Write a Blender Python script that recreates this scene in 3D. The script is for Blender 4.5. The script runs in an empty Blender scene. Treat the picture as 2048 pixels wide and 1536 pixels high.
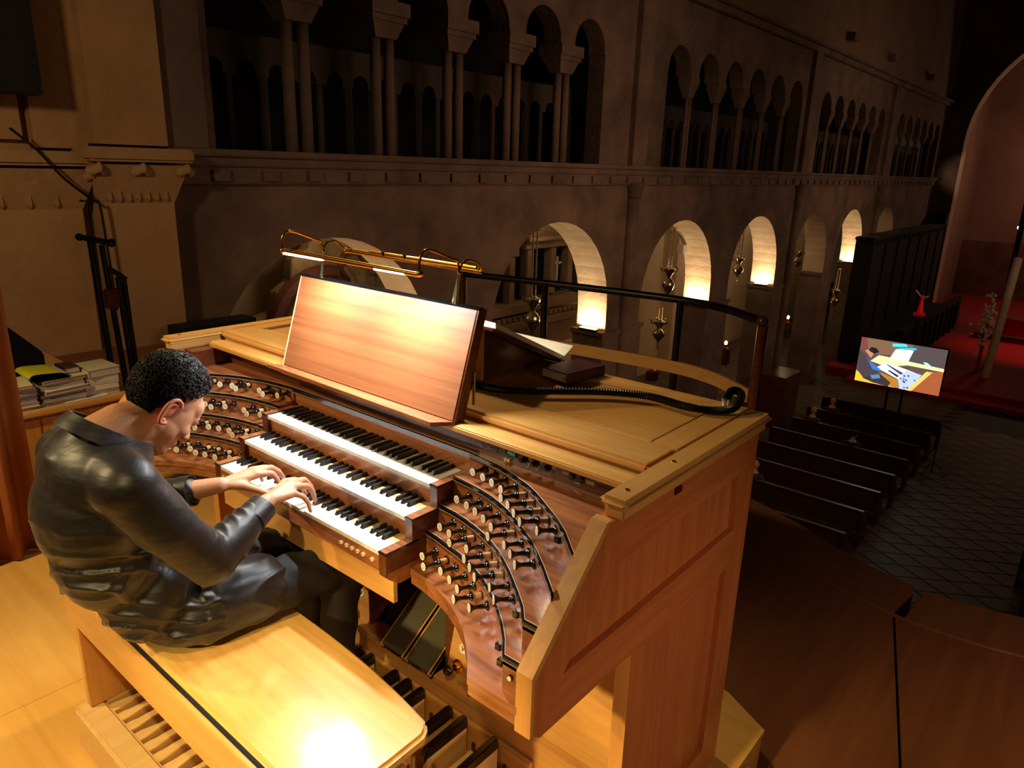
import bpy, bmesh, math, random
import numpy as np
from mathutils import Vector, Matrix, noise as mnoise
random.seed(7)
SC = bpy.context.scene
COL = SC.collection

# ------------------------------------------------------------------ camera, world, light, exposure
def setup_camera():
    r = Vector((0.7633, 0.6455, 0.0293)); u = Vector((-0.2079, 0.2032, 0.9569)); f = Vector((-0.6116, 0.7362, -0.2893))
    cam = bpy.data.cameras.new('camera'); o = bpy.data.objects.new('camera', cam); COL.objects.link(o)
    f.normalize(); r = (r - f*r.dot(f)).normalized(); u = r.cross(f)
    m = Matrix((r, u, -f)).transposed().to_4x4(); m.translation = Vector((1.8118, -1.1245, 1.8810))
    o.matrix_world = m
    cam.sensor_width = 36; cam.lens = 1437.02/2048*36; cam.clip_start = .02; cam.clip_end = 200
    SC.camera = o
setup_camera()
w = bpy.data.worlds.new('night'); SC.world = w; w.use_nodes = True
w.node_tree.nodes['Background'].inputs[0].default_value = (1.0, .62, .36, 1)
w.node_tree.nodes['Background'].inputs[1].default_value = .017
SC.view_settings.view_transform = 'Standard'; SC.view_settings.look = 'None'
SC.view_settings.exposure = 0.0; SC.view_settings.gamma = 1.0; SC.view_settings.use_curve_mapping = False

def light(kind, name, loc, power, color, target=None, size=.1, size_y=None, spot=60, blend=.6, spread=None):
    l = bpy.data.lights.new(name, kind); l.energy = power; l.color = color
    if kind == 'SPOT': l.spot_size = math.radians(spot); l.spot_blend = blend; l.shadow_soft_size = size
    elif kind == 'POINT': l.shadow_soft_size = size
    elif kind == 'AREA':
        l.size = size
        if size_y: l.shape = 'RECTANGLE'; l.size_y = size_y
        if spread: l.spread = math.radians(spread)
    o = bpy.data.objects.new(name, l); COL.objects.link(o); o.location = loc
    if target is not None:
        d = Vector(target) - Vector(loc); o.rotation_euler = d.to_track_quat('-Z', 'Y').to_euler()
    return o
WARM = (1.0, .74, .34)
light('SPOT', 'gallery_spot_front', (-1.62, 1.42, 3.0), 150, WARM, (-.1, -.1, .8), size=.06, spot=92, blend=.8)
light('SPOT', 'gallery_spot_overhead', (1.9, -1.6, 3.4), 300, (1, .74, .32), (.35, -.95, .0), size=.06, spot=46, blend=.75)
light('SPOT', 'gallery_spot_rear', (.75, -3.2, 2.5), 640, (1, .74, .32), (.6, .05, .0), size=.08, spot=28, blend=.7)
light('SPOT', 'gallery_spot_back', (-.5, -2.7, 3.1), 210, (1, .78, .36), (-.3, -.95, -.1), size=.06, spot=44, blend=.8)
light('SPOT', 'gallery_spot_left', (-1.9, -2.4, 3.3), 400, (1, .74, .36), (-1.05, -.25, .2), size=.05, spot=76, blend=.6)
light('SPOT', 'side_panel_fill', (4.0, -.6, 1.75), 150, (1, .70, .46), (1.1, .42, .5), size=.25, spot=34, blend=.9)  # unseen fill added to lift the console's right side panel
light('SPOT', 'gallery_floor_fill', (5.0, -.6, 3.0), 620, (1, .68, .36), (3.0, 1.5, -.3), size=.3, spot=40, blend=1)  # unseen fill added to brighten the gallery floor at far right
# cool strips of the music desk lamp
light('AREA', 'desk_lamp_strip_left', (-.245, .262, 1.577), 9.5, (.93, .97, 1.0), (-.22, .10, .9), size=.22, size_y=.02)
light('AREA', 'desk_lamp_strip_right', (.19, .262, 1.573), 9.5, (.93, .97, 1.0), (.18, .10, .9), size=.22, size_y=.02)
# warm wash on the near left pilasters, from the gallery spotlights
light('SPOT', 'pilaster_wash', (-3.2, -1.6, 3.2), 270, (1, .68, .38), (-7.2, 1.4, 1.4), size=.2, spot=70, blend=.7)

# ------------------------------------------------------------------ materials
MATS = {}
def S(c):
    return tuple(((v/12.92) if v <= .04045 else ((v+.055)/1.055)**2.4) for v in [x/255 for x in c]) + (1,)
def newmat(name):
    m = bpy.data.materials.new(name); m.use_nodes = True; n = m.node_tree; b = n.nodes['Principled BSDF']; MATS[name] = m
    return m, n, b
def coords(n, scale, rot=(0,0,0)):
    t = n.nodes.new('ShaderNodeTexCoord'); mp = n.nodes.new('ShaderNodeMapping')
    mp.inputs['Scale'].default_value = scale; mp.inputs['Rotation'].default_value = rot
    n.links.new(t.outputs['Object'], mp.inputs[0]); return mp
def wood(name, c1, c2, grain='x', rough=.35, fine=1.0, coat=.0, bump=.03):
    m, n, b = newmat(name)
    sc = {'x': (1.2, 16, 16), 'y': (16, 1.2, 16), 'z': (16, 16, 1.2), 'xl': (.45, 24, 24)}[grain]
    mp = coords(n, sc); ns = n.nodes.new('ShaderNodeTexNoise'); ns.inputs['Scale'].default_value = 2.2*fine; ns.inputs['Detail'].default_value = 6; ns.inputs['Distortion'].default_value = .6
    n.links.new(mp.outputs[0], ns.inputs[0])
    mp2 = coords(n, tuple(v*5 for v in sc)); ns2 = n.nodes.new('ShaderNodeTexNoise'); ns2.inputs['Scale'].default_value = 5*fine; ns2.inputs['Detail'].default_value = 3
    n.links.new(mp2.outputs[0], ns2.inputs[0])
    mx = n.nodes.new('ShaderNodeMath'); mx.operation = 'MULTIPLY_ADD'; mx.inputs[1].default_value = .35; n.links.new(ns2.outputs[0], mx.inputs[0]); n.links.new(ns.outputs[0], mx.inputs[2])
    cr = n.nodes.new('ShaderNodeValToRGB'); cr.color_ramp.elements[0].position = .45; cr.color_ramp.elements[1].position = .85
    cr.color_ramp.elements[0].color = S(c2); cr.color_ramp.elements[1].color = S(c1)
    n.links.new(mx.outputs[0], cr.inputs[0]); n.links.new(cr.outputs[0], b.inputs['Base Color'])
    b.inputs['Roughness'].default_value = rough
    if coat: b.inputs['Coat Weight'].default_value = coat; b.inputs['Coat Roughness'].default_value = .12
    bp = n.nodes.new('ShaderNodeBump'); bp.inputs['Strength'].default_value = bump; bp.inputs['Distance'].default_value = .002
    n.links.new(ns2.outputs[0], bp.inputs['Height']); n.links.new(bp.outputs[0], b.inputs['Normal'])
    return m
def plain(name, c, rough=.5, metal=0, emit=None, es=1, coat=0, bump=0, bscale=200, var=0, spec=.5):
    m, n, b = newmat(name); b.inputs['Base Color'].default_value = S(c); b.inputs['Roughness'].default_value = rough; b.inputs['Metallic'].default_value = metal
    b.inputs['Specular IOR Level'].default_value = spec
    if emit: b.inputs['Emission Color'].default_value = S(emit); b.inputs['Emission Strength'].default_value = es
    if coat: b.inputs['Coat Weight'].default_value = coat; b.inputs['Coat Roughness'].default_value = .08
    if bump or var:
        mp = coords(n, (1,1,1)); ns = n.nodes.new('ShaderNodeTexNoise'); ns.inputs['Scale'].default_value = bscale; ns.inputs['Detail'].default_value = 4; n.links.new(mp.outputs[0], ns.inputs[0])
        if bump:
            bp = n.nodes.new('ShaderNodeBump'); bp.inputs['Strength'].default_value = bump; bp.inputs['Distance'].default_value = .01; n.links.new(ns.outputs[0], bp.inputs['Height']); n.links.new(bp.outputs[0], b.inputs['Normal'])
        if var:
            cr = n.nodes.new('ShaderNodeValToRGB'); cr.color_ramp.elements[0].position = .3; cr.color_ramp.elements[1].position = .7
            cr.color_ramp.elements[0].color = S(tuple(v*(1-var) for v in c)); cr.color_ramp.elements[1].color = S(c); n.links.new(ns.outputs[0], cr.inputs[0]); n.links.new(cr.outputs[0], b.inputs['Base Color'])
    return m
def stone(name, c, c2, scale=1.0, rough=.9, bump=.5):
    m, n, b = newmat(name); mp = coords(n, (1,1,1))
    a = n.nodes.new('ShaderNodeTexNoise'); a.inputs['Scale'].default_value = .7*scale; a.inputs['Detail'].default_value = 8; a.inputs['Roughness'].default_value = .62; n.links.new(mp.outputs[0], a.inputs[0])
    cr = n.nodes.new('ShaderNodeValToRGB'); cr.color_ramp.elements[0].position = .35; cr.color_ramp.elements[1].position = .65
    cr.color_ramp.elements[0].color = S(c2); cr.color_ramp.elements[1].color = S(c); n.links.new(a.outputs[0], cr.inputs[0]); n.links.new(cr.outputs[0], b.inputs['Base Color'])
    d = n.nodes.new('ShaderNodeTexNoise'); d.inputs['Scale'].default_value = 9*scale; d.inputs['Detail'].default_value = 6; n.links.new(mp.outputs[0], d.inputs[0])
    bp = n.nodes.new('ShaderNodeBump'); bp.inputs['Strength'].default_value = bump; bp.inputs['Distance'].default_value = .03; n.links.new(d.outputs[0], bp.inputs['Height']); n.links.new(bp.outputs[0], b.inputs['Normal'])
    b.inputs['Roughness'].default_value = rough
    return m
MX = wood('maple_grain_x', (216,162,88), (200,144,74), 'x', .34, coat=.25)
MY = wood('maple_grain_y', (216,162,88), (200,144,74), 'y', .34, coat=.25)
MZ = wood('maple_grain_z', (214,154,82), (196,136,68), 'z', .36, coat=.2)
CHE = wood('cherry_grain_z', (196,116,62), (172,96,50), 'z', .38, coat=.15, fine=.8)
CHY = wood('cherry_grain_y', (196,116,62), (172,96,50), 'y', .38, coat=.15, fine=.8)
MB_ = wood('bench_maple', (228,180,104), (212,160,84), 'x', .27, coat=.5)
MF = wood('floor_maple', (222,172,90), (210,156,76), 'x', .42, fine=.6)
PED = wood('pedal_maple', (226,186,120), (212,170,104), 'y', .45)
WX = wood('walnut_grain_x', (172,108,64), (120,68,38), 'x', .25, coat=.35)
WY = wood('walnut_grain_y', (146,90,55), (96,52,28), 'y', .25, coat=.35)
WD = wood('walnut_desk', (158,94,52), (120,68,36), 'xl', .5, fine=.7, bump=.01)
WL = wood('walnut_dark', (104,52,28), (66,30,16), 'x', .28, coat=.3)
GW = wood('gallery_wood', (136,82,50), (118,68,40), 'y', .5, fine=.5)
DW = wood('pew_wood', (70,42,26), (44,26,16), 'x', .35)
BLK = plain('black_line', (12,14,18), .2, coat=.5)
EBN = plain('ebony', (14,10,9), .18, coat=.6)
SHP = plain('sharp_key_black', (26,27,30), .35, coat=.2)
PSH = wood('pedal_sharp_dark', (34,24,18), (18,12,9), 'y', .25, coat=.4)
IVO = plain('ivory_key', (243,241,234), .22, coat=.3)
IVF = plain('ivory_face', (246,232,206), .35)
CRM = plain('cream_line', (220,190,150), .4)
TAN = plain('shaft_wood', (205,160,108), .5)
BRS = plain('brass', (214,150,52), .24, 1.0)
BRP = plain('pale_brass', (200,196,140), .28, 1.0)
CHR = plain('chrome', (200,200,200), .2, 1.0)
LED = plain('led_strip', (255,255,255), .5, emit=(214,232,255), es=14)
SKIN = plain('skin', (214,152,116), .5, bump=.05, bscale=300, var=.12)
SKIN.node_tree.nodes['Principled BSDF'].inputs['Subsurface Weight'].default_value = .12
SKIN.node_tree.nodes['Principled BSDF'].inputs['Subsurface Radius'].default_value = (.02,.008,.004)
HAIR = plain('hair', (20,16,13), .6, spec=.25)
TRS = plain('trouser_cloth', (16,13,12), .7, bump=.1, bscale=60)
SHOE = plain('shoe_leather', (12,11,11), .3)
RUB = plain('green_rubber', (66,62,40), .6)
BLM = plain('black_metal', (12,12,13), .32)
PAPR = plain('paper', (214,206,190), .8)
PAPW = plain('page_white', (236,228,206), .7)
DRK = plain('dark_cloth', (16,14,13), .9)
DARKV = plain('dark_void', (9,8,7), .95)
STN = stone('nave_stone', (128,104,86), (84,66,54))
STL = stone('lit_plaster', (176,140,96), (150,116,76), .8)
STP = stone('pale_jamb_stone', (226,200,168), (196,168,136), 1.6, bump=.35)
STA = stone('aisle_plaster', (196,172,138), (172,148,114), .6, bump=.15)
TRI = stone('triforium_stone', (118,96,82), (84,68,58), 1.2)
ALT = stone('altar_stone', (150,122,88), (118,94,66), 1.0, bump=.3)
SHD = stone('shaded_screen_stone', (66,54,46), (46,38,32), 1.0)  # shade inside the triforium openings put into a darker stone colour
TILE = stone('floor_tile', (92,78,60), (72,62,48), 2.5, .6, .15)
TILD = stone('floor_tile_dark', (56,50,42), (40,36,30), 2.5, .7, .15)
RED = plain('red_carpet', (150,22,16), .85)
SIL = plain('silver', (190,178,150), .25, 1.0)
def satin():
    m, n, b = newmat('black_satin_shirt')
    b.inputs['Base Color'].default_value = S((26,22,21)); b.inputs['Roughness'].default_value = .46; b.inputs['Specular IOR Level'].default_value = .5
    b.inputs['Sheen Weight'].default_value = .3; b.inputs['Sheen Roughness'].default_value = .35; b.inputs['Sheen Tint'].default_value = S((190,170,150))
    mp = coords(n, (2.2,3.5,7), (.35,.2,0)); w_ = n.nodes.new('ShaderNodeTexNoise'); w_.inputs['Scale'].default_value = 2.6; w_.inputs['Detail'].default_value = 2.5; w_.inputs['Distortion'].default_value = 1.3
    n.links.new(mp.outputs[0], w_.inputs[0]); bp = n.nodes.new('ShaderNodeBump'); bp.inputs['Strength'].default_value = .16; bp.inputs['Distance'].default_value = .02
    n.links.new(w_.outputs[0], bp.inputs['Height']); n.links.new(bp.outputs[0], b.inputs['Normal']); return m
SAT = satin()
def ribbed():
    m, n, b = newmat('ribbed_rubber'); b.inputs['Roughness'].default_value = .6; b.inputs['Base Color'].default_value = S((84,78,50))
    mp = coords(n, (1,1,1)); w_ = n.nodes.new('ShaderNodeTexWave'); w_.bands_direction = 'X'; w_.inputs['Scale'].default_value = 90
    n.links.new(mp.outputs[0], w_.inputs[0]); bp = n.nodes.new('ShaderNodeBump'); bp.inputs['Strength'].default_value = .6; bp.inputs['Distance'].default_value = .002
    n.links.new(w_.outputs[0], bp.inputs['Height']); n.links.new(bp.outputs[0], b.inputs['Normal']); return m
RIB = ribbed()

# ------------------------------------------------------------------ geometry helpers
def rootloc(o):
    v = Vector((0,0,0))
    while o is not None: v += o.location; o = o.parent
    return v
def link(name, me, mats, parent=None, smooth=False, local=False):
    o = bpy.data.objects.new(name, me); COL.objects.link(o)
    for m in (mats if isinstance(mats, (list, tuple)) else [mats]): me.materials.append(m)
    if parent is not None:
        if not local: me.transform(Matrix.Translation(-rootloc(parent)))
        o.parent = parent
    if smooth:
        me.shade_smooth()
    return o
def autosmooth(me, ang=40):
    me.shade_smooth(); me.set_sharp_from_angle(angle=math.radians(ang))
class MB:
    def __init__(s): s.v = []; s.f = []; s.m = []
    def add(s, vs, fs, m=0):
        k = len(s.v); s.v += [tuple(v) for v in vs]; s.f += [tuple(i+k for i in f) for f in fs]; s.m += [m]*len(fs); return s
    def box(s, x0, x1, y0, y1, z0, z1, m=0, mt=None):
        vs = [(x,y,z) for z in (z0,z1) for y in (y0,y1) for x in (x0,x1)]
        vs = [mt @ Vector(v) for v in vs] if mt else vs
        return s.add(vs, [(0,2,3,1),(4,5,7,6),(0,1,5,4),(2,6,7,3),(0,4,6,2),(1,3,7,5)], m)
    def prism(s, pts, a0, a1, axis='z', m=0):
        def P(u, v, w): return {'z': (u,v,w), 'x': (w,u,v), 'y': (u,w,v)}[axis]
        n = len(pts); vs = [P(u,v,a0) for u,v in pts] + [P(u,v,a1) for u,v in pts]
        fs = [tuple(range(n-1,-1,-1)), tuple(range(n,2*n))] + [(i,(i+1)%n,(i+1)%n+n,i+n) for i in range(n)]
        return s.add(vs, fs, m)
    def tube(s, pts, r, seg=10, m=0, cap=True):
        pts = [Vector(p) for p in pts]; rs = r if isinstance(r, (list,tuple)) else [r]*len(pts)
        vs = []; fs = []; N = None
        for i, p in enumerate(pts):
            t = (pts[min(i+1,len(pts)-1)] - pts[max(i-1,0)]).normalized()
            if N is None: N = t.orthogonal().normalized()
            else: N = (N - t*N.dot(t)).normalized()
            B = t.cross(N)
            for k in range(seg):
                a = 2*math.pi*k/seg; vs.append(p + (N*math.cos(a) + B*math.sin(a))*rs[i])
        for i in range(len(pts)-1):
            for k in range(seg):
                fs.append((i*seg+k, i*seg+(k+1)%seg, (i+1)*seg+(k+1)%seg, (i+1)*seg+k))
        if cap: fs += [tuple(range(seg-1,-1,-1)), tuple(range((len(pts)-1)*seg, len(pts)*seg))]
        return s.add(vs, fs, m)
    def lathe(s, prof, o=(0,0,0), ax=(0,0,1), seg=16, m=0):
        ax = Vector(ax).normalized(); N = ax.orthogonal().normalized(); B = ax.cross(N); o = Vector(o); vs = []; fs = []
        for r, h in prof:
            for k in range(seg):
                a = 2*math.pi*k/seg; vs.append(o + ax*h + (N*math.cos(a)+B*math.sin(a))*max(r,1e-5))
        for i in range(len(prof)-1):
            for k in range(seg): fs.append((i*seg+k, i*seg+(k+1)%seg, (i+1)*seg+(k+1)%seg, (i+1)*seg+k))
        fs += [tuple(range(seg-1,-1,-1)), tuple(range((len(prof)-1)*seg, len(prof)*seg))]
        return s.add(vs, fs, m)
    def ball(s, c, r, seg=14, m=0, mt=None):
        rr = r if isinstance(r, (tuple,list)) else (r,r,r); vs = []; fs = []; R = seg//2
        for i in range(R+1):
            th = math.pi*i/R
            for k in range(seg):
                a = 2*math.pi*k/seg; v = Vector((rr[0]*math.sin(th)*math.cos(a), rr[1]*math.sin(th)*math.sin(a), rr[2]*math.cos(th)))
                vs.append(Vector(c) + (mt @ v if mt else v))
        for i in range(R):
            for k in range(seg): fs.append((i*seg+k, (i+1)*seg+k, (i+1)*seg+(k+1)%seg, i*seg+(k+1)%seg))
        return s.add(vs, fs, m)
    def mesh(s, name='m', merge=True):
        me = bpy.data.meshes.new(name); me.from_pydata(s.v, [], s.f); me.polygons.foreach_set('material_index', s.m)
        if merge:
            bm = bmesh.new(); bm.from_mesh(me); bmesh.ops.remove_doubles(bm, verts=bm.verts, dist=1e-6)
            bmesh.ops.recalc_face_normals(bm, faces=bm.faces); bm.to_mesh(me); bm.free()
        me.update(); return me
    def build(s, name, mats, parent=None, smooth=False, bevel=0, seg=2):
        me = s.mesh(name)
        if bevel:
            bm = bmesh.new(); bm.from_mesh(me)
            es = [e for e in bm.edges if len(e.link_faces) == 2 and e.calc_face_angle(0) > .5]
            bmesh.ops.bevel(bm, geom=es, offset=bevel, segments=seg, affect='EDGES', clamp_overlap=True)
            bm.to_mesh(me); bm.free(); autosmooth(me, 35)
        elif smooth: autosmooth(me, 40)
        return link(name, me, mats, parent)
def tag(o, label=None, cat=None, group=None, kind=None):
    if label: o['label'] = label
    if cat: o['category'] = cat
    if group: o['group'] = group
    if kind: o['kind'] = kind
    return o
def empty(name, loc=(0,0,0), label=None, cat=None, group=None):
    o = bpy.data.objects.new(name, None); COL.objects.link(o); o.location = loc; o.empty_display_size = .05
    return tag(o, label, cat, group)
def box(name, x0, x1, y0, y1, z0, z1, mat, parent=None, bevel=0): return MB().box(x0,x1,y0,y1,z0,z1).build(name, mat, parent, bevel=bevel)
def inst(name, me, parent, loc, rot=None, scale=None):
    o = bpy.data.objects.new(name, me); COL.objects.link(o); o.parent = parent; o.location = Vector(loc) - rootloc(parent) if parent else Vector(loc)
    if rot is not None: o.rotation_euler = rot
    if scale: o.scale = scale
    return o
def spline(pts, n=8):
    out = []; P = [Vector(p) for p in pts]; P = [2*P[0]-P[1]] + P + [2*P[-1]-P[-2]]
    for i in range(1, len(P)-2):
        for k in range(n):
            t = k/n; a,b,c,d = P[i-1],P[i],P[i+1],P[i+2]
            out.append(.5*((2*b) + (c-a)*t + (2*a-5*b+4*c-d)*t*t + (3*b-a-3*c+d)*t**3))
    out.append(P[-2]); return out
def text_mesh(s, size, ext=.0004):
    cu = bpy.data.curves.new('t', 'FONT'); cu.body = s; cu.size = size; cu.extrude = ext; cu.align_x = 'CENTER'; cu.align_y = 'CENTER'
    o = bpy.data.objects.new('t', cu); COL.objects.link(o); dg = bpy.context.evaluated_depsgraph_get(); me = bpy.data.meshes.new_from_object(o.evaluated_get(dg))
    bpy.data.objects.remove(o); return me

# ================================================================== THE SETTING
FZ = -.12          # floor of the platform
GZ = -.30          # gallery floor
CZ = -6.4          # church floor
WXN = -7.19        # nave wall plane

# platform and its wide boards
pf = MB()
plat = [(-7.0,-5),(1.155,-5),(1.155,1.215),(.963,1.32),(-7.0,1.32)]
floor = MB().prism([(-7,-5),(1.15,-5),(1.15,1.21),(.96,1.315),(-7,1.315)], GZ+.002, FZ-.02).build('floor', [MF]); tag(floor, kind='structure')
xs = [-7.0,-4.6,-3.4,-2.2,-1.0,.2,1.155]
ys = [-5,-3.6,-2.2,-.8,.6]
for i in range(len(xs)-1):
    for j in range(len(ys)):
        x0, x1, y0 = xs[i]+.001, xs[i+1]-.001, ys[j]+.001
        if j < len(ys)-1: box('floor_panel', x0, x1, y0, ys[j+1]-.001, FZ-.02, FZ, MF, floor)
        elif i < len(xs)-2: box('floor_panel', x0, x1, y0, 1.32, FZ-.02, FZ, MF, floor)
        else: MB().prism([(x0,y0),(1.155,y0),(1.155,1.215),(.963,1.32),(x0,1.32)], FZ-.02, FZ).build('floor_panel', MF, floor)
# curved gallery floor in two boards with an open joint, and the lower outer cornice
edge = spline([(-7.1,3.2,0),(-4,3.0,0),(-2,3.05,0),(-.9,3.15,0),(-.2,3.2,0),(.3,3.05,0),(.64,2.87,0),(.95,2.75,0),(1.28,2.68,0),(1.52,2.68,0),(1.85,2.74,0),(3,3.05,0),(5,3.2,0)], 6)
edge = [(p.x,p.y) for p in edge]
ga = [p for p in edge if p[0] < 1.28]; gb = [p for p in edge if p[0] > 1.30]
gal = MB().prism([(-7.1,-5)] + [(1.9,-5),(1.56,1.6),(1.285,2.675)][0:3] + ga[::-1], GZ-.05, GZ).build('floor_gallery', GW); tag(gal, kind='structure')
g2 = MB().prism([(1.912,-5),(5,-5)] + gb[::-1] + [(1.297,2.675),(1.572,1.6)], GZ-.05, GZ).build('floor_gallery_right', GW); tag(g2, kind='structure')
fdark = MB().prism([(-7.1,-5),(5,-5),(5,3.0),(1.3,2.6),(-7.1,2.9)], GZ-.12, GZ-.055).build('floor_gallery_slab', DARKV); tag(fdark, kind='structure')
outer = []
for i, (x,y) in enumerate(edge):
    a = edge[max(i-1,0)]; b = edge[min(i+1,len(edge)-1)]; t = Vector((b[0]-a[0], b[1]-a[1])).normalized(); outer.append((x - t.y*.45, y + t.x*.45))
mb = MB(); n = len(edge)
co = MB()
for lo, hi, nm in ((-99,1.27,'a'),(1.28,99,'b')):
    idx = [i for i in range(n) if lo < edge[i][0] < hi]
    co.prism([edge[i] for i in idx] + [outer[i] for i in idx][::-1], GZ-.25, GZ-.035)
o = co.build('trim_1', GW); tag(o, kind='structure')
nose = MB().tube([(x,y,GZ-.004) for x,y in edge], .012, 8).build('trim_2', GW, smooth=True); tag(nose, kind='structure')

# church floor
cf = box('floor_nave', -16, 16, 3.6, 75, CZ-.3, CZ-.02, TILD); tag(cf, kind='structure')
d = 1.0
tm = MB().prism([(-d*.45,0),(0,-d*.28),(d*.45,0),(0,d*.28)], 0, .02).mesh('tile'); tm.materials.append(TILE)
tm2 = tm.copy(); tm2.materials.clear(); tm2.materials.append(TILD)
k = 0; cand = []
for j in range(-2, 60):
    for i in range(-9, 12):
        x = i*d*.96 + (j%2)*d*.48 + .4; y = 9 + j*d*.31
        if -1.6 < x < 4.5: cand.append((x,y,True))
far = MB()
for x,y,a in cand:
    if k < 296 and y < 24:
        inst('tile', tm if a else tm2, cf, (x,y,CZ-.018)); k += 1
    else: far.prism([(x-d*.47,y),(x,y-d*.29),(x+d*.47,y),(x,y+d*.29)], CZ-.018, CZ)
for i in range(-40,-2):
    for j in range(0,90):
        x = i*d*.96 + (j%2)*d*.48 + .4; y = 9 + j*d*.31
        if x > -14: far.prism([(x-d*.47,y),(x,y-d*.29),(x+d*.47,y),(x,y+d*.29)], CZ-.018, CZ)
me = far.mesh(merge=False); o = link('tile_field', me, TILE, cf); o['kind'] = 'stuff'

# ---- nave wall with its arches
def archwall(mb, X0, X1, y0, y1, c, R, zs, zb, zt, m=0, mj=1, seg=20, jambs=True):
    """wall between planes X0 (nave side) and X1, from y0..y1, with a round arch opening"""
    arc = [(c + R*math.cos(math.pi*i/seg), zs + R*math.sin(math.pi*i/seg)) for i in range(seg+1)]   # from +y side to -y side
    for X, flip in ((X0, 0), (X1, 1)):
        mb.add([(X,y0,zb),(X,c-R,zb),(X,c-R,zt),(X,y0,zt)], [(0,1,2,3)], m)
        mb.add([(X,c+R,zb),(X,y1,zb),(X,y1,zt),(X,c+R,zt)], [(0,1,2,3)], m)
        for a, b in zip(arc, arc[1:]): mb.add([(X,a[0],a[1]),(X,a[0],zt),(X,b[0],zt),(X,b[0],b[1])], [(0,1,2,3)], m)
    path = [(c+R,zb)] + arc + [(c-R,zb)]
    for a, b in zip(path, path[1:]): mb.add([(X0,a[0],a[1]),(X0,b[0],b[1]),(X1,b[0],b[1]),(X1,a[0],a[1])], [(0,1,2,3)], mj)
    return mb
TH = .82
arches = [(5.4,1.95,-1.15),(11.07,2.03,-1.21),(16.62,2.0,-1.33),(21.75,1.9,-1.28),(27.0,1.88,-1.3),(31.85,1.87,-1.28),(37.2,1.85,-1.25)]
bounds = [3.02,8.2,13.9,19.3,24.55,29.5,34.6,40.0]
mb = MB()
for i,(c,R,zs) in enumerate(arches): archwall(mb, WXN, WXN-TH, bounds[i], bounds[i+1], c, R, zs, -1.8, 1.56)
mb.box(WXN-TH, WXN, 40, 47, CZ, 1.56)
wall = mb.build('wall_left', [STN, STP]); tag(wall, kind='structure')
# piers below the impost, each a part of the wall
for i in range(1, len(arches)):
    a = arches[i-1][0]+arches[i-1][1]-.12; b = arches[i][0]-arches[i][1]+.12
    m = MB().box(WXN-TH-.03, WXN+.02, a, b, CZ, -1.92)
    m.build('pier', STN, wall)
    MB().box(WXN-TH-.08, WXN+.07, a-.07, b+.07, -1.92, -1.8).build('impost', STN, wall, bevel=.02)
for b in (13.85, 24.75, 35.1):   # half shafts that split the bays
    MB().tube([(WXN+.03,b,-6.4),(WXN+.03,b,1.6)], .17, 14).build('half_shaft', STN, wall, smooth=True)
    MB().box(WXN-.1, WXN+.14, b-.3, b+.3, 1.97, 5.9).build('pilaster', TRI, wall, bevel=.01)
    MB().lathe([(.16,0),(.2,.05),(.18,.1),(.27,.32),(.3,.36)], (WXN+.05,b,1.25), seg=14).build('half_capital', STN, wall, smooth=True)
# string course
sc_ = MB().box(WXN-.05, WXN+.24, 3.0, 47, 1.9, 1.985).box(WXN-.05, WXN+.16, 3.0, 47, 1.78, 1.9).box(WXN-.05, WXN+.10, 3.0, 47, 1.56, 1.78)
o = sc_.build('trim_3', TRI, bevel=.015); tag(o, kind='structure')
mb = MB()
for i in range(60):
    y = 3.6+i*.7; mb.box(WXN+.1, WXN+.15, y, y+.22, 1.6, 1.74)
o = mb.build('corbel', TRI, wall)
# triforium: front arcade over column pairs, screen behind
tri = MB(); cols = []
bays = [(3.54,12.6),(14.86,24.26),(25.75,34.4),(36.3,45.6)]
for (a,b) in bays:
    p = (b-a+.0)/6
    for k in range(6):
        c = a+(k+.5)*p; archwall(tri, WXN, WXN-.4, a+k*p, a+(k+1)*p, c, p/2-.23, 4.2, 4.14, 5.9, 0, 0, 14)
        if k: cols.append(a+k*p)
edges_ = [3.02]+[v for ab in bays for v in ab]+[47]
for a,b in zip(edges_[0::2], edges_[1::2]): tri.box(WXN-.4, WXN, a, b, 1.98, 5.9)
for (a,b) in bays:
    p = (b-a)/6
    tri.box(WXN-.4, WXN, a-.001, a+.2, 1.98, 4.14).box(WXN-.4, WXN, b-.2, b+.001, 1.98, 4.14)
trif = tri.build('wall_triforium', TRI); tag(trif, kind='structure')
cm = MB().tube([(0,0,0),(0,0,1.66)], [.085,.08], 12).mesh('col'); cm.shade_smooth(); cm.materials.append(TRI)
cap = MB().add([(-.13,-.2,0),(.13,-.2,0),(.13,.2,0),(-.13,.2,0),(-.22,-.3,.22),(.2,-.3,.22),(.2,.3,.22),(-.22,.3,.22)], [(3,2,1,0),(4,5,6,7),(0,1,5,4),(1,2,6,5),(2,3,7,6),(3,0,4,7)]).box(-.25,.23,-.33,.33,.22,.3).box(-.3,.27,-.36,.36,.3,.49).mesh('cap'); cap.materials.append(TRI)
for y in cols:
    k_ = 1.0 if y < 13 else .62
    for dy in (-.13*k_, .13*k_):
        inst('colonnette', cm, trif, (WXN-.12, y+dy, 1.985), scale=(k_,k_,1))
    inst('capital', cap, trif, (WXN-.14, y, 3.65), scale=(k_,k_,1))
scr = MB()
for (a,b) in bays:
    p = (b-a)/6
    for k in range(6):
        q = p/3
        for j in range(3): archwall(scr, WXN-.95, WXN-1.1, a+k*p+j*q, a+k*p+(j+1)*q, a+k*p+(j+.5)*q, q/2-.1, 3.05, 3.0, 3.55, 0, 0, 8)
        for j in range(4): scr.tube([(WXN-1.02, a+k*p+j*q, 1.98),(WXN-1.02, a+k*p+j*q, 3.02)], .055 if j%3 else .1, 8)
o = scr.build('screen', SHD, trif)
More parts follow.
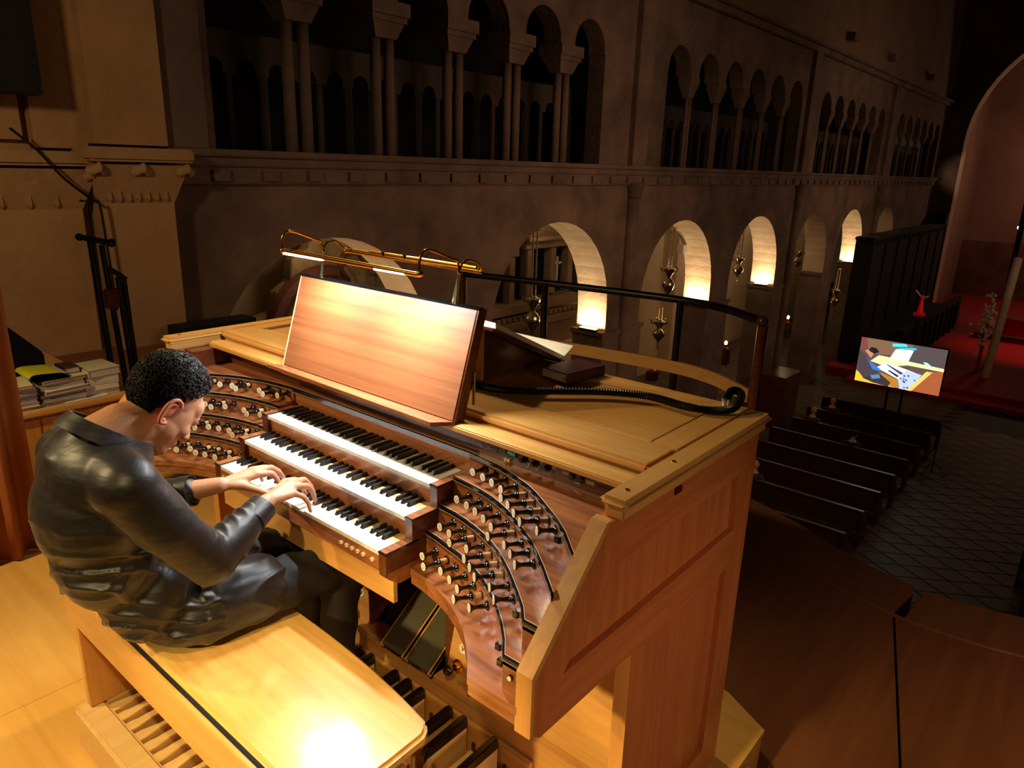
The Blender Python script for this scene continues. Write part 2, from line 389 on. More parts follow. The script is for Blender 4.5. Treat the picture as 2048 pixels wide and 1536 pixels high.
o = MB().box(WXN-3.4, WXN-3.2, 2.5, 48, 1.5, 6.4).box(WXN-3.2, WXN-.8, 2.5, 48, 1.7, 1.9).box(WXN-3.2, WXN-.4, 2.5, 48, 6.0, 6.2).build('wall_triforium_back', DARKV); tag(o, kind='structure')
# cornice and clerestory
o = MB().box(WXN-.1, WXN+.3, 3.0, 47, 5.9, 6.0).box(WXN-.1, WXN+.18, 3.0, 47, 5.72, 5.9).build('trim_4', TRI, bevel=.02); tag(o, kind='structure')
cl = MB().box(WXN-.5, WXN-.05, 3.0, 47, 5.9, 14); o = cl.build('wall_clerestory', stone('clerestory_plaster', (128,104,78), (108,86,64), .8)); tag(o, kind='structure')
for y in (19.2, 27.6, 33.2, 40.5):
    a = MB().box(WXN-.1, WXN+.25, y, y+.5, 6.5, 6.75).build('corbel', TRI, o)
# left end: lit pilasters in front of the nave wall
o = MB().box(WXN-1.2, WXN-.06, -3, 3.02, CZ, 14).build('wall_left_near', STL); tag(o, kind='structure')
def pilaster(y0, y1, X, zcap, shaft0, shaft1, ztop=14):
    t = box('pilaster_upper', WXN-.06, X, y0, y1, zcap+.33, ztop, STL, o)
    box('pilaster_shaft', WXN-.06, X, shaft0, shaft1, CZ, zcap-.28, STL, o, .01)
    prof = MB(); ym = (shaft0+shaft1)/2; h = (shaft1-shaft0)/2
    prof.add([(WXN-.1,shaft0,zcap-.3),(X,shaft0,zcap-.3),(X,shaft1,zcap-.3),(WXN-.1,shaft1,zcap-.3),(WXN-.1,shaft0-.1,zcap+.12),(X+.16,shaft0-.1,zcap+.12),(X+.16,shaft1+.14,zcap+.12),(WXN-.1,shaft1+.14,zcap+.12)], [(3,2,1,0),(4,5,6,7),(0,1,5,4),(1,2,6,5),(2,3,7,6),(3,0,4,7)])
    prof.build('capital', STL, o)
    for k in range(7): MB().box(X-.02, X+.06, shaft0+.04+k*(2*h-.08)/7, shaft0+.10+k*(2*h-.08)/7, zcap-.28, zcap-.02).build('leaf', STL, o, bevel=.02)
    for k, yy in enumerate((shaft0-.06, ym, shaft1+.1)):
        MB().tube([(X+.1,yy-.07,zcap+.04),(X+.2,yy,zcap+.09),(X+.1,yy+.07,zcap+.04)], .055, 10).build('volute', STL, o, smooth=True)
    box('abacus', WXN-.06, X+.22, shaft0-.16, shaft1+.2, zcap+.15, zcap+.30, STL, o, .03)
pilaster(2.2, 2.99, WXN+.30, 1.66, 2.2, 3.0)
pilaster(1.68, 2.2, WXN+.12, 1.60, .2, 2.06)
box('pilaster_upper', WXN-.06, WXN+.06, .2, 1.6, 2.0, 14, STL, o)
o2 = MB().box(WXN-.06, WXN+.2, 3.02, 3.54, 1.99, 14).build('wall_respond', TRI); tag(o2, kind='structure')
o2 = MB().box(WXN+.31, WXN+.62, 2.75, 3.75, -1.6, -.08).build('stone_block', [DARKV]); tag(o2, 'dark block on the ledge at the foot of the lit pilaster', 'block')

# aisle behind the arches
o = MB().box(-12.9, -12.7, 3, 47, CZ, 2.2).build('wall_aisle', STA); tag(o, kind='structure')
o = MB().box(-12.9, WXN-TH, 3, 47, 1.35, 1.5).build('ceiling_aisle', STA); tag(o, kind='structure')
for y in (20.6, 26.2, 36.0):
    x = MB().box(-12.7, -12.2, y, y+.8, CZ, 1.35).build('pilaster', STA, o)
# chancel arch and apse
mb = MB(); seg = 28; cx, R, zs, Y = -.1, 6.1, 3.9, 47
arc = [(cx - R*math.cos(math.pi*i/seg), zs + R*math.sin(math.pi*i/seg)) for i in range(seg+1)]
for y in (Y, Y+1.2):
    mb.add([(-8.2,y,CZ),(cx-R,y,CZ),(cx-R,y,14),(-8.2,y,14)], [(0,1,2,3)]).add([(cx+R,y,CZ),(9,y,CZ),(9,y,14),(cx+R,y,14)], [(0,1,2,3)])
    for a,b in zip(arc, arc[1:]): mb.add([(a[0],y,a[1]),(b[0],y,b[1]),(b[0],y,14),(a[0],y,14)], [(0,1,2,3)])
pth = [(cx-R,CZ)]+arc+[(cx+R,CZ)]
for a,b in zip(pth, pth[1:]): mb.add([(a[0],Y,a[1]),(b[0],Y,b[1]),(b[0],Y+1.2,b[1]),(a[0],Y+1.2,a[1])], [(0,1,2,3)], 1)
o = mb.build('wall_chancel', [STN, STA]); tag(o, kind='structure')
APS = stone('apse_plaster', (150,112,92), (128,92,74), .5, bump=.1)
o = MB().box(-7.5, -7.2, 48.2, 60, CZ, 12).box(-7.5, 9, 60, 60.3, CZ, 14).build('wall_apse', APS); tag(o, kind='structure')
o = MB().box(-7.1, 4.5, 31, 60, CZ, -6.0).box(-6.0, 4.5, 30.2, 31, CZ, -6.2).build('floor_choir', RED); tag(o, kind='structure')

o = MB().box(-7.19,9,59.7,59.99,CZ+.4,-2.2).build('wall_apse_dado', stone('dado_stone', (120,72,56), (88,50,38), 1)); tag(o, kind='structure')
# ================================================================== ORGAN CONSOLE
con = empty('organ_console', (0,.45,FZ), 'three-manual organ console of pale maple and walnut with curved stop terraces', 'organ console')
KW = .846; YK = [0,.0963,.1926]; ZK = [.86,.928,.9964]; DK = .135
# side panels, built in layers
OUT = [(-.10,.705),(-.13,.728),(-.13,.874),(.114,1.131),(.97,1.131),(.97,FZ),(.285,FZ),(.28,.705)]
for s in (1,-1):
    a, b = (1.029,1.051) if s > 0 else (-1.051,-1.029)
    sp = MB().prism(OUT, a, b, 'x').build('side_panel', CHE, con)
    a, b = (1.0512,1.069) if s > 0 else (-1.069,-1.0512)
    for nm, pts, mt in (('slanted_rail', [(-.13,.874),(.114,1.131),(.158,1.012),(-.026,.822)], CHE),
                    ('front_post', [(-.13,.728),(-.13,.874),(-.026,.822),(-.10,.705)], CHE),
                    ('top_rail', [(.114,1.131),(.97,1.131),(.97,1.012),(.158,1.012)], CHY),
                    ('middle_rail', [(-.10,.705),(-.026,.822),(.86,.828),(.86,.70),(.40,.69),(.28,.705)], CHY),
                    ('rear_stile', [(.845,1.012),(.97,1.012),(.97,FZ),(.842,FZ),(.842,.70),(.86,.70),(.86,.828)], CHE),
                    ('front_stile', [(.28,.705),(.40,.69),(.40,FZ),(.285,FZ)], CHE),
                    ('bottom_rail', [(.40,FZ),(.842,FZ),(.842,.0),(.40,.0)], CHY)):
        MB().prism(pts, a, b, 'x').build(nm, mt, sp)
    MB().prism([(.278,.70),(.284,FZ),(.40,FZ),(.40,.70)], *((1.027,1.0285) if s > 0 else (-1.0285,-1.027)), 'x').build('inner_facing', MZ, sp)
    MB().prism([(.2775,.703),(.2845,FZ),(.2835,FZ),(.2765,.703)], *((1.027,1.0695) if s > 0 else (-1.0695,-1.027)), 'x').build('leg_edge', MZ, sp)
    # thick front edge of the slanted rail
    a, b = (1.027,1.0695) if s > 0 else (-1.0695,-1.027)
    MB().prism([(-.137,.724),(-.137,.876),(.112,1.137),(.135,1.137),(-.128,.86),(-.128,.726)], a, b, 'x').build('edge_strip', MZ, sp)
    b_ = MB().box(*((1.0695,1.074) if s > 0 else (-1.074,-1.0695)), .425,.462,1.095,1.115).build('hinge_plate', plain('bronze_plate', (120,70,40), .3, .8) if s > 0 else MATS['bronze_plate'], sp, bevel=.003)
# cap with its lid
cz = 1.1845
capo = MB().box(1.023,1.101,.135,.985,1.158,cz).build('cap_rail', MY, con, bevel=.012, seg=3)
capo = MB().box(-1.101,-1.023,.135,.985,1.158,cz).build('cap_rail', MY, con, bevel=.012, seg=3)
for s in (1,-1):
    MB().box(*sorted((s*1.034,s*1.086)), .15,.97,1.131,1.158).build('cap_moulding', MY, con, bevel=.004)
lid = MB().box(-1.0235,1.0235,.357,.512,1.158,cz).build('lid_front_rail', MX, con, bevel=.008)
MB().box(-1.0235,1.0235,.895,.985,1.158,cz-.0003).build('lid_back_rail', MX, con, bevel=.004)
for s in (1,-1): MB().box(*sorted((s*.95,s*1.0235)), .512,.895,1.158,cz-.0002).build('lid_side_rail', MY, con)
MB().box(-.95,.95,.512,.895,1.160,cz-.009).build('lid_panel', MX, con)
for s in (1,-1): MB().prism([(s*.95,.512),(s*.95,.895),(s*.938,.883),(s*.938,.524)], cz-.0092, cz-.005).build('panel_bead', WY, con)
MB().box(-.938,.938,.512,.52,cz-.0092,cz-.004).build('panel_bead', TAN, con)
MB().box(-1.029,1.029,.372,.97,1.131,1.158).build('lid_moulding', MX, con, bevel=.005)
for x,y in ((1.061,.20),(1.059,.426),(-1.061,.20)):
    MB().lathe([(.006,0),(.006,.002),(.004,.003)], (x,y,cz), seg=10).build('screw_cap', BRS, con, smooth=True)
# fall board, control face, back and base
MB().prism([(.283,1.135),(.283,1.152),(.30,1.158),(.372,1.152),(.372,1.135)], -.985, 1.022, 'x').build('fall_board', MX, con, bevel=.003)
fb = MB().box(-.957,1.028,.347,.36,1.066,1.134).build('control_face', WL, con)
MB().box(-1.028,-.957,.20,.36,1.066,1.131).build('cheek_block', WL, con)
MB().box(-1.028,1.028,.93,.955,FZ,1.131).build('back_panel', MZ, con)
MB().box(-1.028,1.028,.36,.93,1.05,1.066).build('bed_board', WL, con)
# control details on the face
Y0 = .347
def plate(x0,x1,z0,z1,mat,nm,dy=.0015,bev=0): return MB().box(x0,x1,Y0-dy,Y0,z0,z1).build(nm, mat, fb, bevel=bev)
plate(.505,.545,1.086,1.106,BLK,'display'); plate(.509,.541,1.088,1.093,plain('label_silver',(150,160,160),.4),'display_strip',.002)
plate(.572,.620,1.084,1.107,BLK,'display')
GLW = plain('display_digit', (30,60,50), .4, emit=(60,130,110), es=.8)
tmx = text_mesh('P005', .014); tmx.materials.append(GLW); inst('digits', tmx, fb, (.596,Y0-.002,1.0955), (math.pi/2,0,0))
for x in (.578,.590): MB().lathe([(.005,0),(.005,.007),(.0042,.008)], (x,Y0,1.074), (0,-1,0), 12).build('push_button', IVF, fb, smooth=True)
for x in (.645,.685,.728): 
    MB().lathe([(.011,0),(.011,.004),(.007,.005),(.0065,.018),(.005,.02)], (x,Y0,1.094), (0,-1,0), 14).build('rotary_knob', EBN, fb, smooth=True)
    plate(x+.014,x+.026,1.094,1.103,IVF,'label_plate')
for x in (.668,.70,.742): MB().tube([(x,Y0-.004,1.09),(x-.004,Y0-.012,1.078),(x+.002,Y0-.006,1.072)], .0012, 6).build('key_ring', CHR, fb, smooth=True)
plate(.775,.800,1.090,1.099,IVF,'label_plate'); plate(.852,.880,1.087,1.097,IVF,'label_plate')
for x in (.81,.842): MB().lathe([(.009,0),(.009,.008),(.007,.01)], (x,Y0,1.093), (0,-1,0), 12).build('rotary_knob', EBN, fb, smooth=True)
MB().lathe([(.006,0),(.006,.006)], (.935,Y0,1.082), (0,-1,0), 12).build('rotary_knob', EBN, fb, smooth=True)
plate(.818,.834,1.076,1.079,CHR,'label_plate'); plate(.484,.4855,1.066,1.134,BLK,'joint_line',.0006)

# terraces (right half; the left half mirrors it)
ZT = [.785,.875,.94,1.01,1.065]
TC = [[(.455,.082),(.52,.074),(.58,.062),(.64,.043),(.70,.016),(.76,-.02),(.81,-.06),(.855,-.103),(.887,-.138),(1.03,-.138)],
      [(.455,.146),(.50,.140),(.557,.128),(.61,.117),(.652,.104),(.70,.086),(.742,.068),(.785,.044),(.85,.0),(.90,-.04),(.94,-.078),(.975,-.12),(1.03,-.12)],
      [(.455,.195),(.52,.19),(.57,.181),(.62,.168),(.67,.151),(.715,.132),(.757,.110),(.80,.083),(.845,.052),(.90,.01),(.95,-.03),(.985,-.068),(1.03,-.068)],
      [(.455,.254),(.52,.248),(.58,.238),(.63,.226),(.68,.208),(.72,.19),(.763,.168),(.811,.14),(.853,.115),(.90,.08),(.95,.04),(1.03,-.03)],
      [(.455,.322),(.52,.314),(.576,.306),(.625,.295),(.67,.28),(.72,.262),(.766,.24),(.81,.214),(.855,.186),(.90,.158),(.95,.12),(1.03,.045)]]
def curve(k, s): return [(s*x, y) for x,y in TC[k]]
for s in (1,-1):
    for k in range(5):
        c = curve(k, s)
        back = [(s*1.03,.36),(s*.455,.36)] if k == 4 else [(x, y+.02) for x,y in curve(k+1, s)][::-1]
        MB().prism(c+back, ZT[k]-.02, ZT[k]).build('tread', WX if k != 4 else WX, con)
        if k: # banding on the edge: black, with a fine cream line
            off = [(x, y-.0025) for x,y in c]; ins = [(x, y+.006) for x,y in c]; ins2 = [(x, y+.008) for x,y in c]
            MB().prism(off+ins[::-1], ZT[k]-.007, ZT[k]+.0012).build('edge_band', BLK, con)
            MB().prism([(x,y-.0022) for x,y in c]+[(x,y+.0005) for x,y in c][::-1], ZT[k]-.0088, ZT[k]-.0071).build('inlay_line', CRM, con)
            MB().prism(ins+ins2[::-1], ZT[k]-.002, ZT[k]+.0014).build('inlay_line', CRM, con)
            r0 = [(x, y) for x,y in c]; r1 = [(x, y+.008) for x,y in c]
            MB().prism(r0+r1[::-1], ZT[k-1], ZT[k]-.0068).build('riser', WX, con)
        else:
            MB().prism([(x,y+.004) for x,y in c]+[(x,y+.02) for x,y in c][::-1], ZT[0]-.05, ZT[0]-.02).build('apron', WX, con)
# middle fallboard above manual III with its straight banding
MB().box(-.455,.455,.322,.36,1.045,1.065).build('tread', WX, con)
MB().box(-.455,.455,.3195,.328,1.054,1.0662).build('edge_band', BLK, con)
MB().box(-.455,.455,.328,.33,1.063,1.0664).build('inlay_line', CRM, con)
MB().box(-.455,.455,.33,.345,.98,1.045).build('fallboard', WX, con)
# keyboards: cheeks, key slips, and every key
for i in range(3):
    y0, z = YK[i], ZK[i]; y1 = YK[i+1]+.02 if i < 2 else .33
    for s in (1,-1):
        a, b = sorted((s*.4242, s*.455))
        top = z+.004
        zb = z-.072 if i else .79
        MB().box(a,b,y0-.004,.33,zb,top-.006).build('key_cheek', WL, con, bevel=.001)
        a2,b2 = sorted((s*.4262, s*.4535))
        MB().box(a,b,y0-.006,y1,top-.006,top).build('edge_band', BLK, con)
        MB().box(a2,b2,y0-.002,y1,top,top+.0006).build('cheek_top', WX, con)
    MB().box(-.4238,.4238,y0-.002+.012,y0+.02,z-.064,z-.0125).build('key_slip', WX, con)
    MB().box(-.4238,.4238,y0+.05,.325,z-.03,z-.02).build('key_bed', MX, con)
wpc = KW/36
NAT = {0:(0,.6),1:(.4,.6),2:(.4,0),3:(0,.66),4:(.33,.66),5:(.34,.67),6:(.34,0)}
def natmesh(kind, covered, last=False):
    w_ = wpc-.0011; L = DK if not covered else .135
    lcut = {0:0,1:.005,2:.0095,3:0,4:.0035,5:.0065,6:.0095}[kind]; rcut = {0:.0095,1:.005,2:0,3:.0095,4:.0065,5:.0035,6:0}[kind]
    if last: lcut = rcut = 0
    h = .012; mb = MB(); f = .047
    mb.prism([(0,-.001),(w_,-.001),(w_,f),(w_-rcut,f),(w_-rcut,L),(lcut,L),(lcut,f),(0,f)], -h, 0, 'z', 0)
    return mb
def keymesh(kind, covered, last=False):
    mb = natmesh(kind, covered, last)
    if covered: # plain wood behind the ivory plate
        lcut = {0:0,1:.005,2:.0095,3:0,4:.0035,5:.0065,6:.0095}[kind]; rcut = {0:.0095,1:.005,2:0,3:.0095,4:.0065,5:.0035,6:0}[kind]
        if last: lcut = rcut = 0
        mb.box(lcut+.0002,wpc-.0011-rcut-.0002,.062,.136,-.002,.0004,1)
    me = mb.mesh('natural_key'); me.materials.append(IVO); me.materials.append(PED)
    return me
KM = {(k,c): keymesh(k,c) for k in range(7) for c in (0,1)}
KL = {c: keymesh(0,c,True) for c in (0,1)}
shm = MB().add([(-.0055,0,0),(.0055,0,0),(.0055,.086,0),(-.0055,.086,0),(-.0042,.007,.0115),(.0042,.007,.0115),(.0042,.086,.0115),(-.0042,.086,.0115)], [(3,2,1,0),(4,5,6,7),(0,1,5,4),(1,2,6,5),(2,3,7,6),(3,0,4,7)]).mesh('sharp'); shm.materials.append(SHP)
for i in range(3):
    for k in range(36):
        kind = k % 7; x = -KW/2 + k*wpc
        dn = .006 if (i == 0 and k in (12,14,20)) else 0
        inst('natural_key', KL[int(i<2)] if k == 35 else KM[(kind,int(i<2))], con, (x+.0005,YK[i],ZK[i]-dn))
        if kind in (0,1,3,4,5) and k < 35:
            off = {0:-.0015,1:.0015,3:-.002,4:0,5:.002}[kind]
            inst('sharp_key', shm, con, (x+wpc+off, YK[i]+.0475, ZK[i]))
# lower walnut slip with the thumb pistons, maple knee rail below
ks = MB().box(-.4238,.4238,-.004,.012,.80,.848).build('key_slip', WX, con, bevel=.001)
for x in (.259,.284,.309,.334,.359,.398,-.259,-.284,-.309,-.334,-.359,-.398):
    pm = MB().lathe([(.0065,-.004),(.0065,.004),(.0055,.0055)], (x,-.004,.828), (0,-1,0), 14).build('thumb_piston', IVF, ks, smooth=True)
    MB().lathe([(.002,0),(.002,.0008)], (x,-.0095,.828), (0,-1,0), 8).build('piston_dot', EBN, ks)
MB().box(-.455,.455,.012,.33,.785,.80).build('key_frame', MX, con)
MB().box(-.455,.455,.02,.034,.70,.785).build('knee_rail', MX, con)
for s in (1,-1): MB().prism([(.0,.80),(.33,.80),(.33,.755),(.04,.755),(.0,.785)], *sorted((s*.4245,s*.456)), 'x').build('key_frame_end', WX, con)
# knee panels that lean back, expression pedals between them, toe board
def lean(z): return .35+(z-.2)*.24
def leanpanel(x0,x1,z0,z1,nm,mat):
    return MB().add([(x0,lean(z0),z0),(x1,lean(z0),z0),(x1,lean(z1),z1),(x0,lean(z1),z1),(x0,lean(z0)+.02,z0),(x1,lean(z0)+.02,z0),(x1,lean(z1)+.02,z1),(x0,lean(z1)+.02,z1)], [(0,1,2,3),(7,6,5,4),(0,4,5,1),(1,5,6,2),(2,6,7,3),(3,7,4,0)]).build(nm, mat, con)
kp1 = leanpanel(-1.02,-.08,.19,.785,'knee_panel',MX); kp2 = leanpanel(.327,1.02,.19,.765,'knee_panel',MX)
MB().box(-.082,-.076,.352,.62,.19,.785).build('recess_side', WL, con); MB().box(.326,.33,.352,.62,.19,.765).build('recess_side', WL, con)
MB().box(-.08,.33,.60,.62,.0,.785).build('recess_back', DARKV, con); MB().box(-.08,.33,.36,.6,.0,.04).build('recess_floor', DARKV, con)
bm_ = MB().box(-1.028,.0,.318,.40,.17,.2).build('toe_ledge', MX, con, bevel=.003)
MB().box(-1.028,-.08,.40,.62,.16,.19).build('base_board', MX, con)
MB().box(.30,1.10,.318,.375,.17,.2).build('toe_ledge', MX, con, bevel=.003)
MB().box(.33,1.028,.375,.62,.16,.19).build('base_board', MX, con)
MB().box(.33,1.028,.62,.64,.0,.7).build('inner_panel', MZ, con)
MB().box(-1.10,1.10,.322,.345,FZ,.17).build('toe_board', MX, con)
Vm = text_mesh('V', .026); Vm.materials.append(EBN)
def toe_piston(x, z, vx, vz, nm='V'):
    y = lean(z); n_ = Vector((0,-1,.24)).normalized()
    MB().lathe([(.024,0),(.024,.003),(.016,.006),(.013,.018),(.016,.024)], (x,y,z), n_, 18).build('brass_collar', BRS, con, smooth=True)
    MB().lathe([(.008,.02),(.009,.03),(.016,.038),(.0185,.048),(.016,.058),(.008,.064),(.001,.065)], (x,y,z), n_, 18).build('toe_piston', PSH, con, smooth=True)
    p_ = MB().lathe([(.0175,0),(.0175,.002)], (vx,lean(vz),vz), n_, 24).build('number_disc', IVF, con, smooth=True)
    t_ = inst('letter', Vm, p_, (vx,lean(vz)-.0035,vz), (math.pi/2-.24,0,0))
def pix(u, v):
    pass
toe_piston(-.125,.345, -.093,.395); toe_piston(-.185,.245, -.152,.300); toe_piston(.377,.250, .386,.316)
MB().lathe([(.012,0),(.011,.003),(.005,.008),(.006,.016),(.0095,.022),(.0095,.029),(.004,.035),(.0005,.036)], (.462,.335,.2), seg=16).build('toe_stud', EBN, con, smooth=True)
# expression shoes
def shoe(x0,x1,yb,zb,ang,L,roller=False):
    m = Matrix.Translation((0,yb,zb)) @ Matrix.Rotation(ang,4,'X')
    p_ = MB().box(x0,x1,0,L,-.012,0,0,m).build('expression_pedal', RUB, con)
    for a,b in ((x0,x0+.006),(x1-.006,x1)): MB().box(a,b,-.004,L,-.016,.003,0,m).build('wood_edge', MY, p_)
    MB().box(x0+.008,x1-.008,.004,L-.01,0,.004,0,m).build('rubber_tread', RIB, p_)
shoe(.047,.166,.300,.213,.63,.30); shoe(.178,.300,.300,.213,.63,.30)
mm = Matrix.Translation((0,.39,.17)) @ Matrix.Rotation(.95,4,'X')
r_ = MB()
prof = [(math.cos(t)*.055*1.0, .10+math.sin(t)*.10) for t in [math.pi*2*i/28 for i in range(28)]]
r_.prism([(-.018+u,v) for u,v in prof], -.03, .0, 'z'); r_.v = [tuple(mm @ Vector(v)) for v in r_.v]
r_.build('crescendo_pedal', RUB, con, smooth=True)

# stop knobs
FACE = plain('stop_face', (250,236,212), .35)
n = FACE.node_tree; b = n.nodes['Principled BSDF']; mp = coords(n, (1,1,1)); wv = n.nodes.new('ShaderNodeTexWave'); wv.bands_direction = 'Y'; wv.inputs['Scale'].default_value = 75; wv.inputs['Distortion'].default_value = 0
n.links.new(mp.outputs[0], wv.inputs[0]); gr = n.nodes.new('ShaderNodeTexNoise'); gr.inputs['Scale'].default_value = 420; n.links.new(mp.outputs[0], gr.inputs[0])
sx = n.nodes.new('ShaderNodeVectorMath'); sx.operation = 'LENGTH'; n.links.new(mp.outputs[0], sx.inputs[0])
lt = n.nodes.new('ShaderNodeMath'); lt.operation = 'LESS_THAN'; lt.inputs[1].default_value = .0078; n.links.new(sx.outputs['Value'], lt.inputs[0])
g1 = n.nodes.new('ShaderNodeMath'); g1.operation = 'GREATER_THAN'; g1.inputs[1].default_value = .72; n.links.new(wv.outputs['Fac'], g1.inputs[0])
g2_ = n.nodes.new('ShaderNodeMath'); g2_.operation = 'GREATER_THAN'; g2_.inputs[1].default_value = .47; n.links.new(gr.outputs[0], g2_.inputs[0])
m1 = n.nodes.new('ShaderNodeMath'); m1.operation = 'MULTIPLY'; n.links.new(g1.outputs[0], m1.inputs[0]); n.links.new(g2_.outputs[0], m1.inputs[1])
m2 = n.nodes.new('ShaderNodeMath'); m2.operation = 'MULTIPLY'; n.links.new(m1.outputs[0], m2.inputs[0]); n.links.new(lt.outputs[0], m2.inputs[1])
mxr = n.nodes.new('ShaderNodeMix'); mxr.data_type = 'RGBA'; mxr.inputs['A'].default_value = S((252,238,214)); mxr.inputs['B'].default_value = S((90,66,48))
n.links.new(m2.outputs[0], mxr.inputs['Factor']); n.links.new(mxr.outputs['Result'], b.inputs['Base Color'])
def knobmeshes():
    base = [(.0125,0),(.013,.003),(.009,.006),(.0065,.010),(.0062,.018),(.005,.026),(.0052,.034),(.0085,.042),(.0125,.046),(.0128,.049)]
    k = MB().lathe(base, seg=18).mesh('stop_knob'); autosmooth(k, 50); k.materials.append(EBN)
    f = MB().lathe([(.0113,0),(.0113,.0012)], (0,0,0), seg=20).mesh('face'); f.materials.append(FACE)
    sh = MB().lathe([(.0078,-.026),(.0078,.001)], seg=14).mesh('shaft'); autosmooth(sh, 50); sh.materials.append(TAN)
    co_ = MB().lathe([(.0125,0),(.013,.002),(.0125,.0035)], (0,0,-.027), seg=16).mesh('collar'); co_.materials.append(EBN)
    return k, f, sh, co_
KK = knobmeshes()
def stop_knob(s, k, x, drawn):
    pts = curve(k, 1); y = None
    for (xa,ya),(xb,yb) in zip(pts, pts[1:]):
        if xa <= abs(x) <= xb: y = ya+(yb-ya)*(abs(x)-xa)/(xb-xa); tx, ty = xb-xa, yb-ya; break
    if y is None: return
    a = -95 - (abs(x)-.5)*78 + (0 if k > 2 else -3)
    a = math.radians(a if s > 0 else -180-a)
    dv = Vector((math.cos(a), math.sin(a), .06)).normalized()
    zm = (ZT[k]+ZT[k-1])/2+.002
    ext = .027 if drawn else 0
    loc = Vector((x, y, zm)) + dv*(.0+ext)
    rot = dv.to_track_quat('Z','Y').to_euler()
    o = inst('stop_knob', KK[0], con, loc, rot)
    c = bpy.data.objects.new('face_plate', KK[1]); COL.objects.link(c); c.parent = o; c.location = (0,0,.0488)
    if drawn:
        for nm, me in (('shaft', KK[2]), ('collar', KK[3])):
            c = bpy.data.objects.new(nm, me); COL.objects.link(c); c.parent = o
KR = {4:[(.528,0),(.576,0),(.621,0),(.671,0),(.721,1),(.766,1),(.81,1),(.855,1),(.9,0)],
      3:[(.53,0),(.579,0),(.623,0),(.671,0),(.719,0),(.763,1),(.811,0),(.853,0),(.895,0)],
      2:[(.522,0),(.57,0),(.62,1),(.668,0),(.714,1),(.757,1),(.801,1),(.845,0),(.888,0)],
      1:[(.503,0),(.557,1),(.602,0),(.652,0),(.7,0),(.742,1),(.785,0)]}
KLf = {4:[(-.481,0),(-.533,1),(-.587,0),(-.681,1),(-.721,0),(-.772,0),(-.818,1),(-.86,0)],
       3:[(-.496,0),(-.538,1),(-.589,0),(-.682,0),(-.721,1),(-.765,0),(-.81,1)],
       2:[(-.502,0),(-.55,1),(-.599,0),(-.65,0),(-.696,0),(-.735,1),(-.78,0),(-.82,0)],
       1:[(-.53,0),(-.579,1),(-.633,1),(-.679,1),(-.726,0),(-.764,1),(-.808,0)]}
for s, K in ((1,KR),(-1,KLf)):
    for k in K:
        for x,dr in K[k]: stop_knob(s, k, x, dr)
for k,x in ((4,.925),(2,.925),(1,.905),(1,.945)):   # small black rocker tabs near the ends of the rows
    pts = TC[k]
    for (xa,ya),(xb,yb) in zip(pts, pts[1:]):
        if xa <= x <= xb: y = ya+(yb-ya)*(x-xa)/(xb-xa)
    zz = (ZT[k]+ZT[k-1])/2-.004
    MB().box(x-.009,x+.007,y-.012,y+.004,zz-.009,zz+.009).build('rocker_tab', EBN, con, bevel=.0015)
MB().lathe([(.007,0),(.007,.006)], (1.0,-.12,.835), (0,-1,0), 14).build('piston_ring', EBN, con, smooth=True)
MB().lathe([(.0055,.004),(.0055,.008)], (1.0,-.12,.835), (0,-1,0), 14).build('thumb_piston', IVF, con, smooth=True)

# music desk
DT = math.atan2(.094,.312)
md = MB().add([(-.452,.288,1.165),(.420,.285,1.165),(.420,.383,1.480),(-.452,.386,1.480),(-.452,.304,1.163),(.420,.301,1.163),(.420,.400,1.478),(-.452,.403,1.478)], [(0,1,2,3),(7,6,5,4),(0,4,5,1),(1,5,6,2),(2,6,7,3),(3,7,4,0)]).build('music_desk', [WD], con, bevel=.0015)
MB().add([(-.456,.284,1.158),(-.452,.284,1.158),(-.452,.386,1.482),(-.456,.386,1.482),(-.456,.306,1.156),(-.452,.306,1.156),(-.452,.406,1.48),(-.456,.406,1.48)], [(0,1,2,3),(7,6,5,4),(0,4,5,1),(1,5,6,2),(2,6,7,3),(3,7,4,0)]).build('desk_edge', CRM, md)
MB().add([(.420,.284,1.150),(.426,.284,1.150),(.426,.386,1.483),(.420,.386,1.483),(.420,.325,1.148),(.426,.325,1.148),(.426,.42,1.48),(.420,.42,1.48)], [(0,1,2,3),(7,6,5,4),(0,4,5,1),(1,5,6,2),(2,6,7,3),(3,7,4,0)]).build('desk_edge', WL, md)
MB().box(-.456,.426,.384,.406,1.480,1.486).build('desk_edge', BLK, md)
MB().prism([(-.50,.25),(.376,.237),(.42,.285),(.42,.30),(-.452,.30),(-.455,.287)], 1.150, 1.163).build('ledge', WX, md, bevel=.001)
MB().prism([(.30,1.150),(.245,1.150),(.30,1.120),(.34,1.120)], -.40, .33, 'x').build('ledge_rail', WL, md)
lp = MB().box(-.02,.075,.2835,.2850,1.128,1.150).build('maker_plate', IVF, md)
# worn two-line maker's plate: the lettering is only readable as dark strokes
st = MB(); rnd = random.Random(3)
x = -.016
while x < .07:
    w0 = rnd.uniform(.002,.0045); st.box(x,x+w0*.35,.2828,.2835,1.139,1.1475); st.box(x,x+w0,.2828,.2835,rnd.choice((1.139,1.143,1.1465)),rnd.choice((1.1405,1.1445,1.148))) ; x += w0+.0022
x = -.012
while x < .066:
    w0 = rnd.uniform(.001,.002); st.box(x,x+w0*.6,.2828,.2835,1.131,1.1355); x += w0+.0012
st.build('plate_print', [plain('print_grey',(96,88,66),.6)], md)
for x0 in (.425,): MB().tube([(x0,.352,1.15),(x0+.012,.32,1.152),(x0+.012,.31,1.158)], .003, 6).build('desk_hook', CHR, con, smooth=True)
MB().box(.426,.434,.36,.366,1.20,1.30).build('desk_stay', CHR, md, bevel=.001)

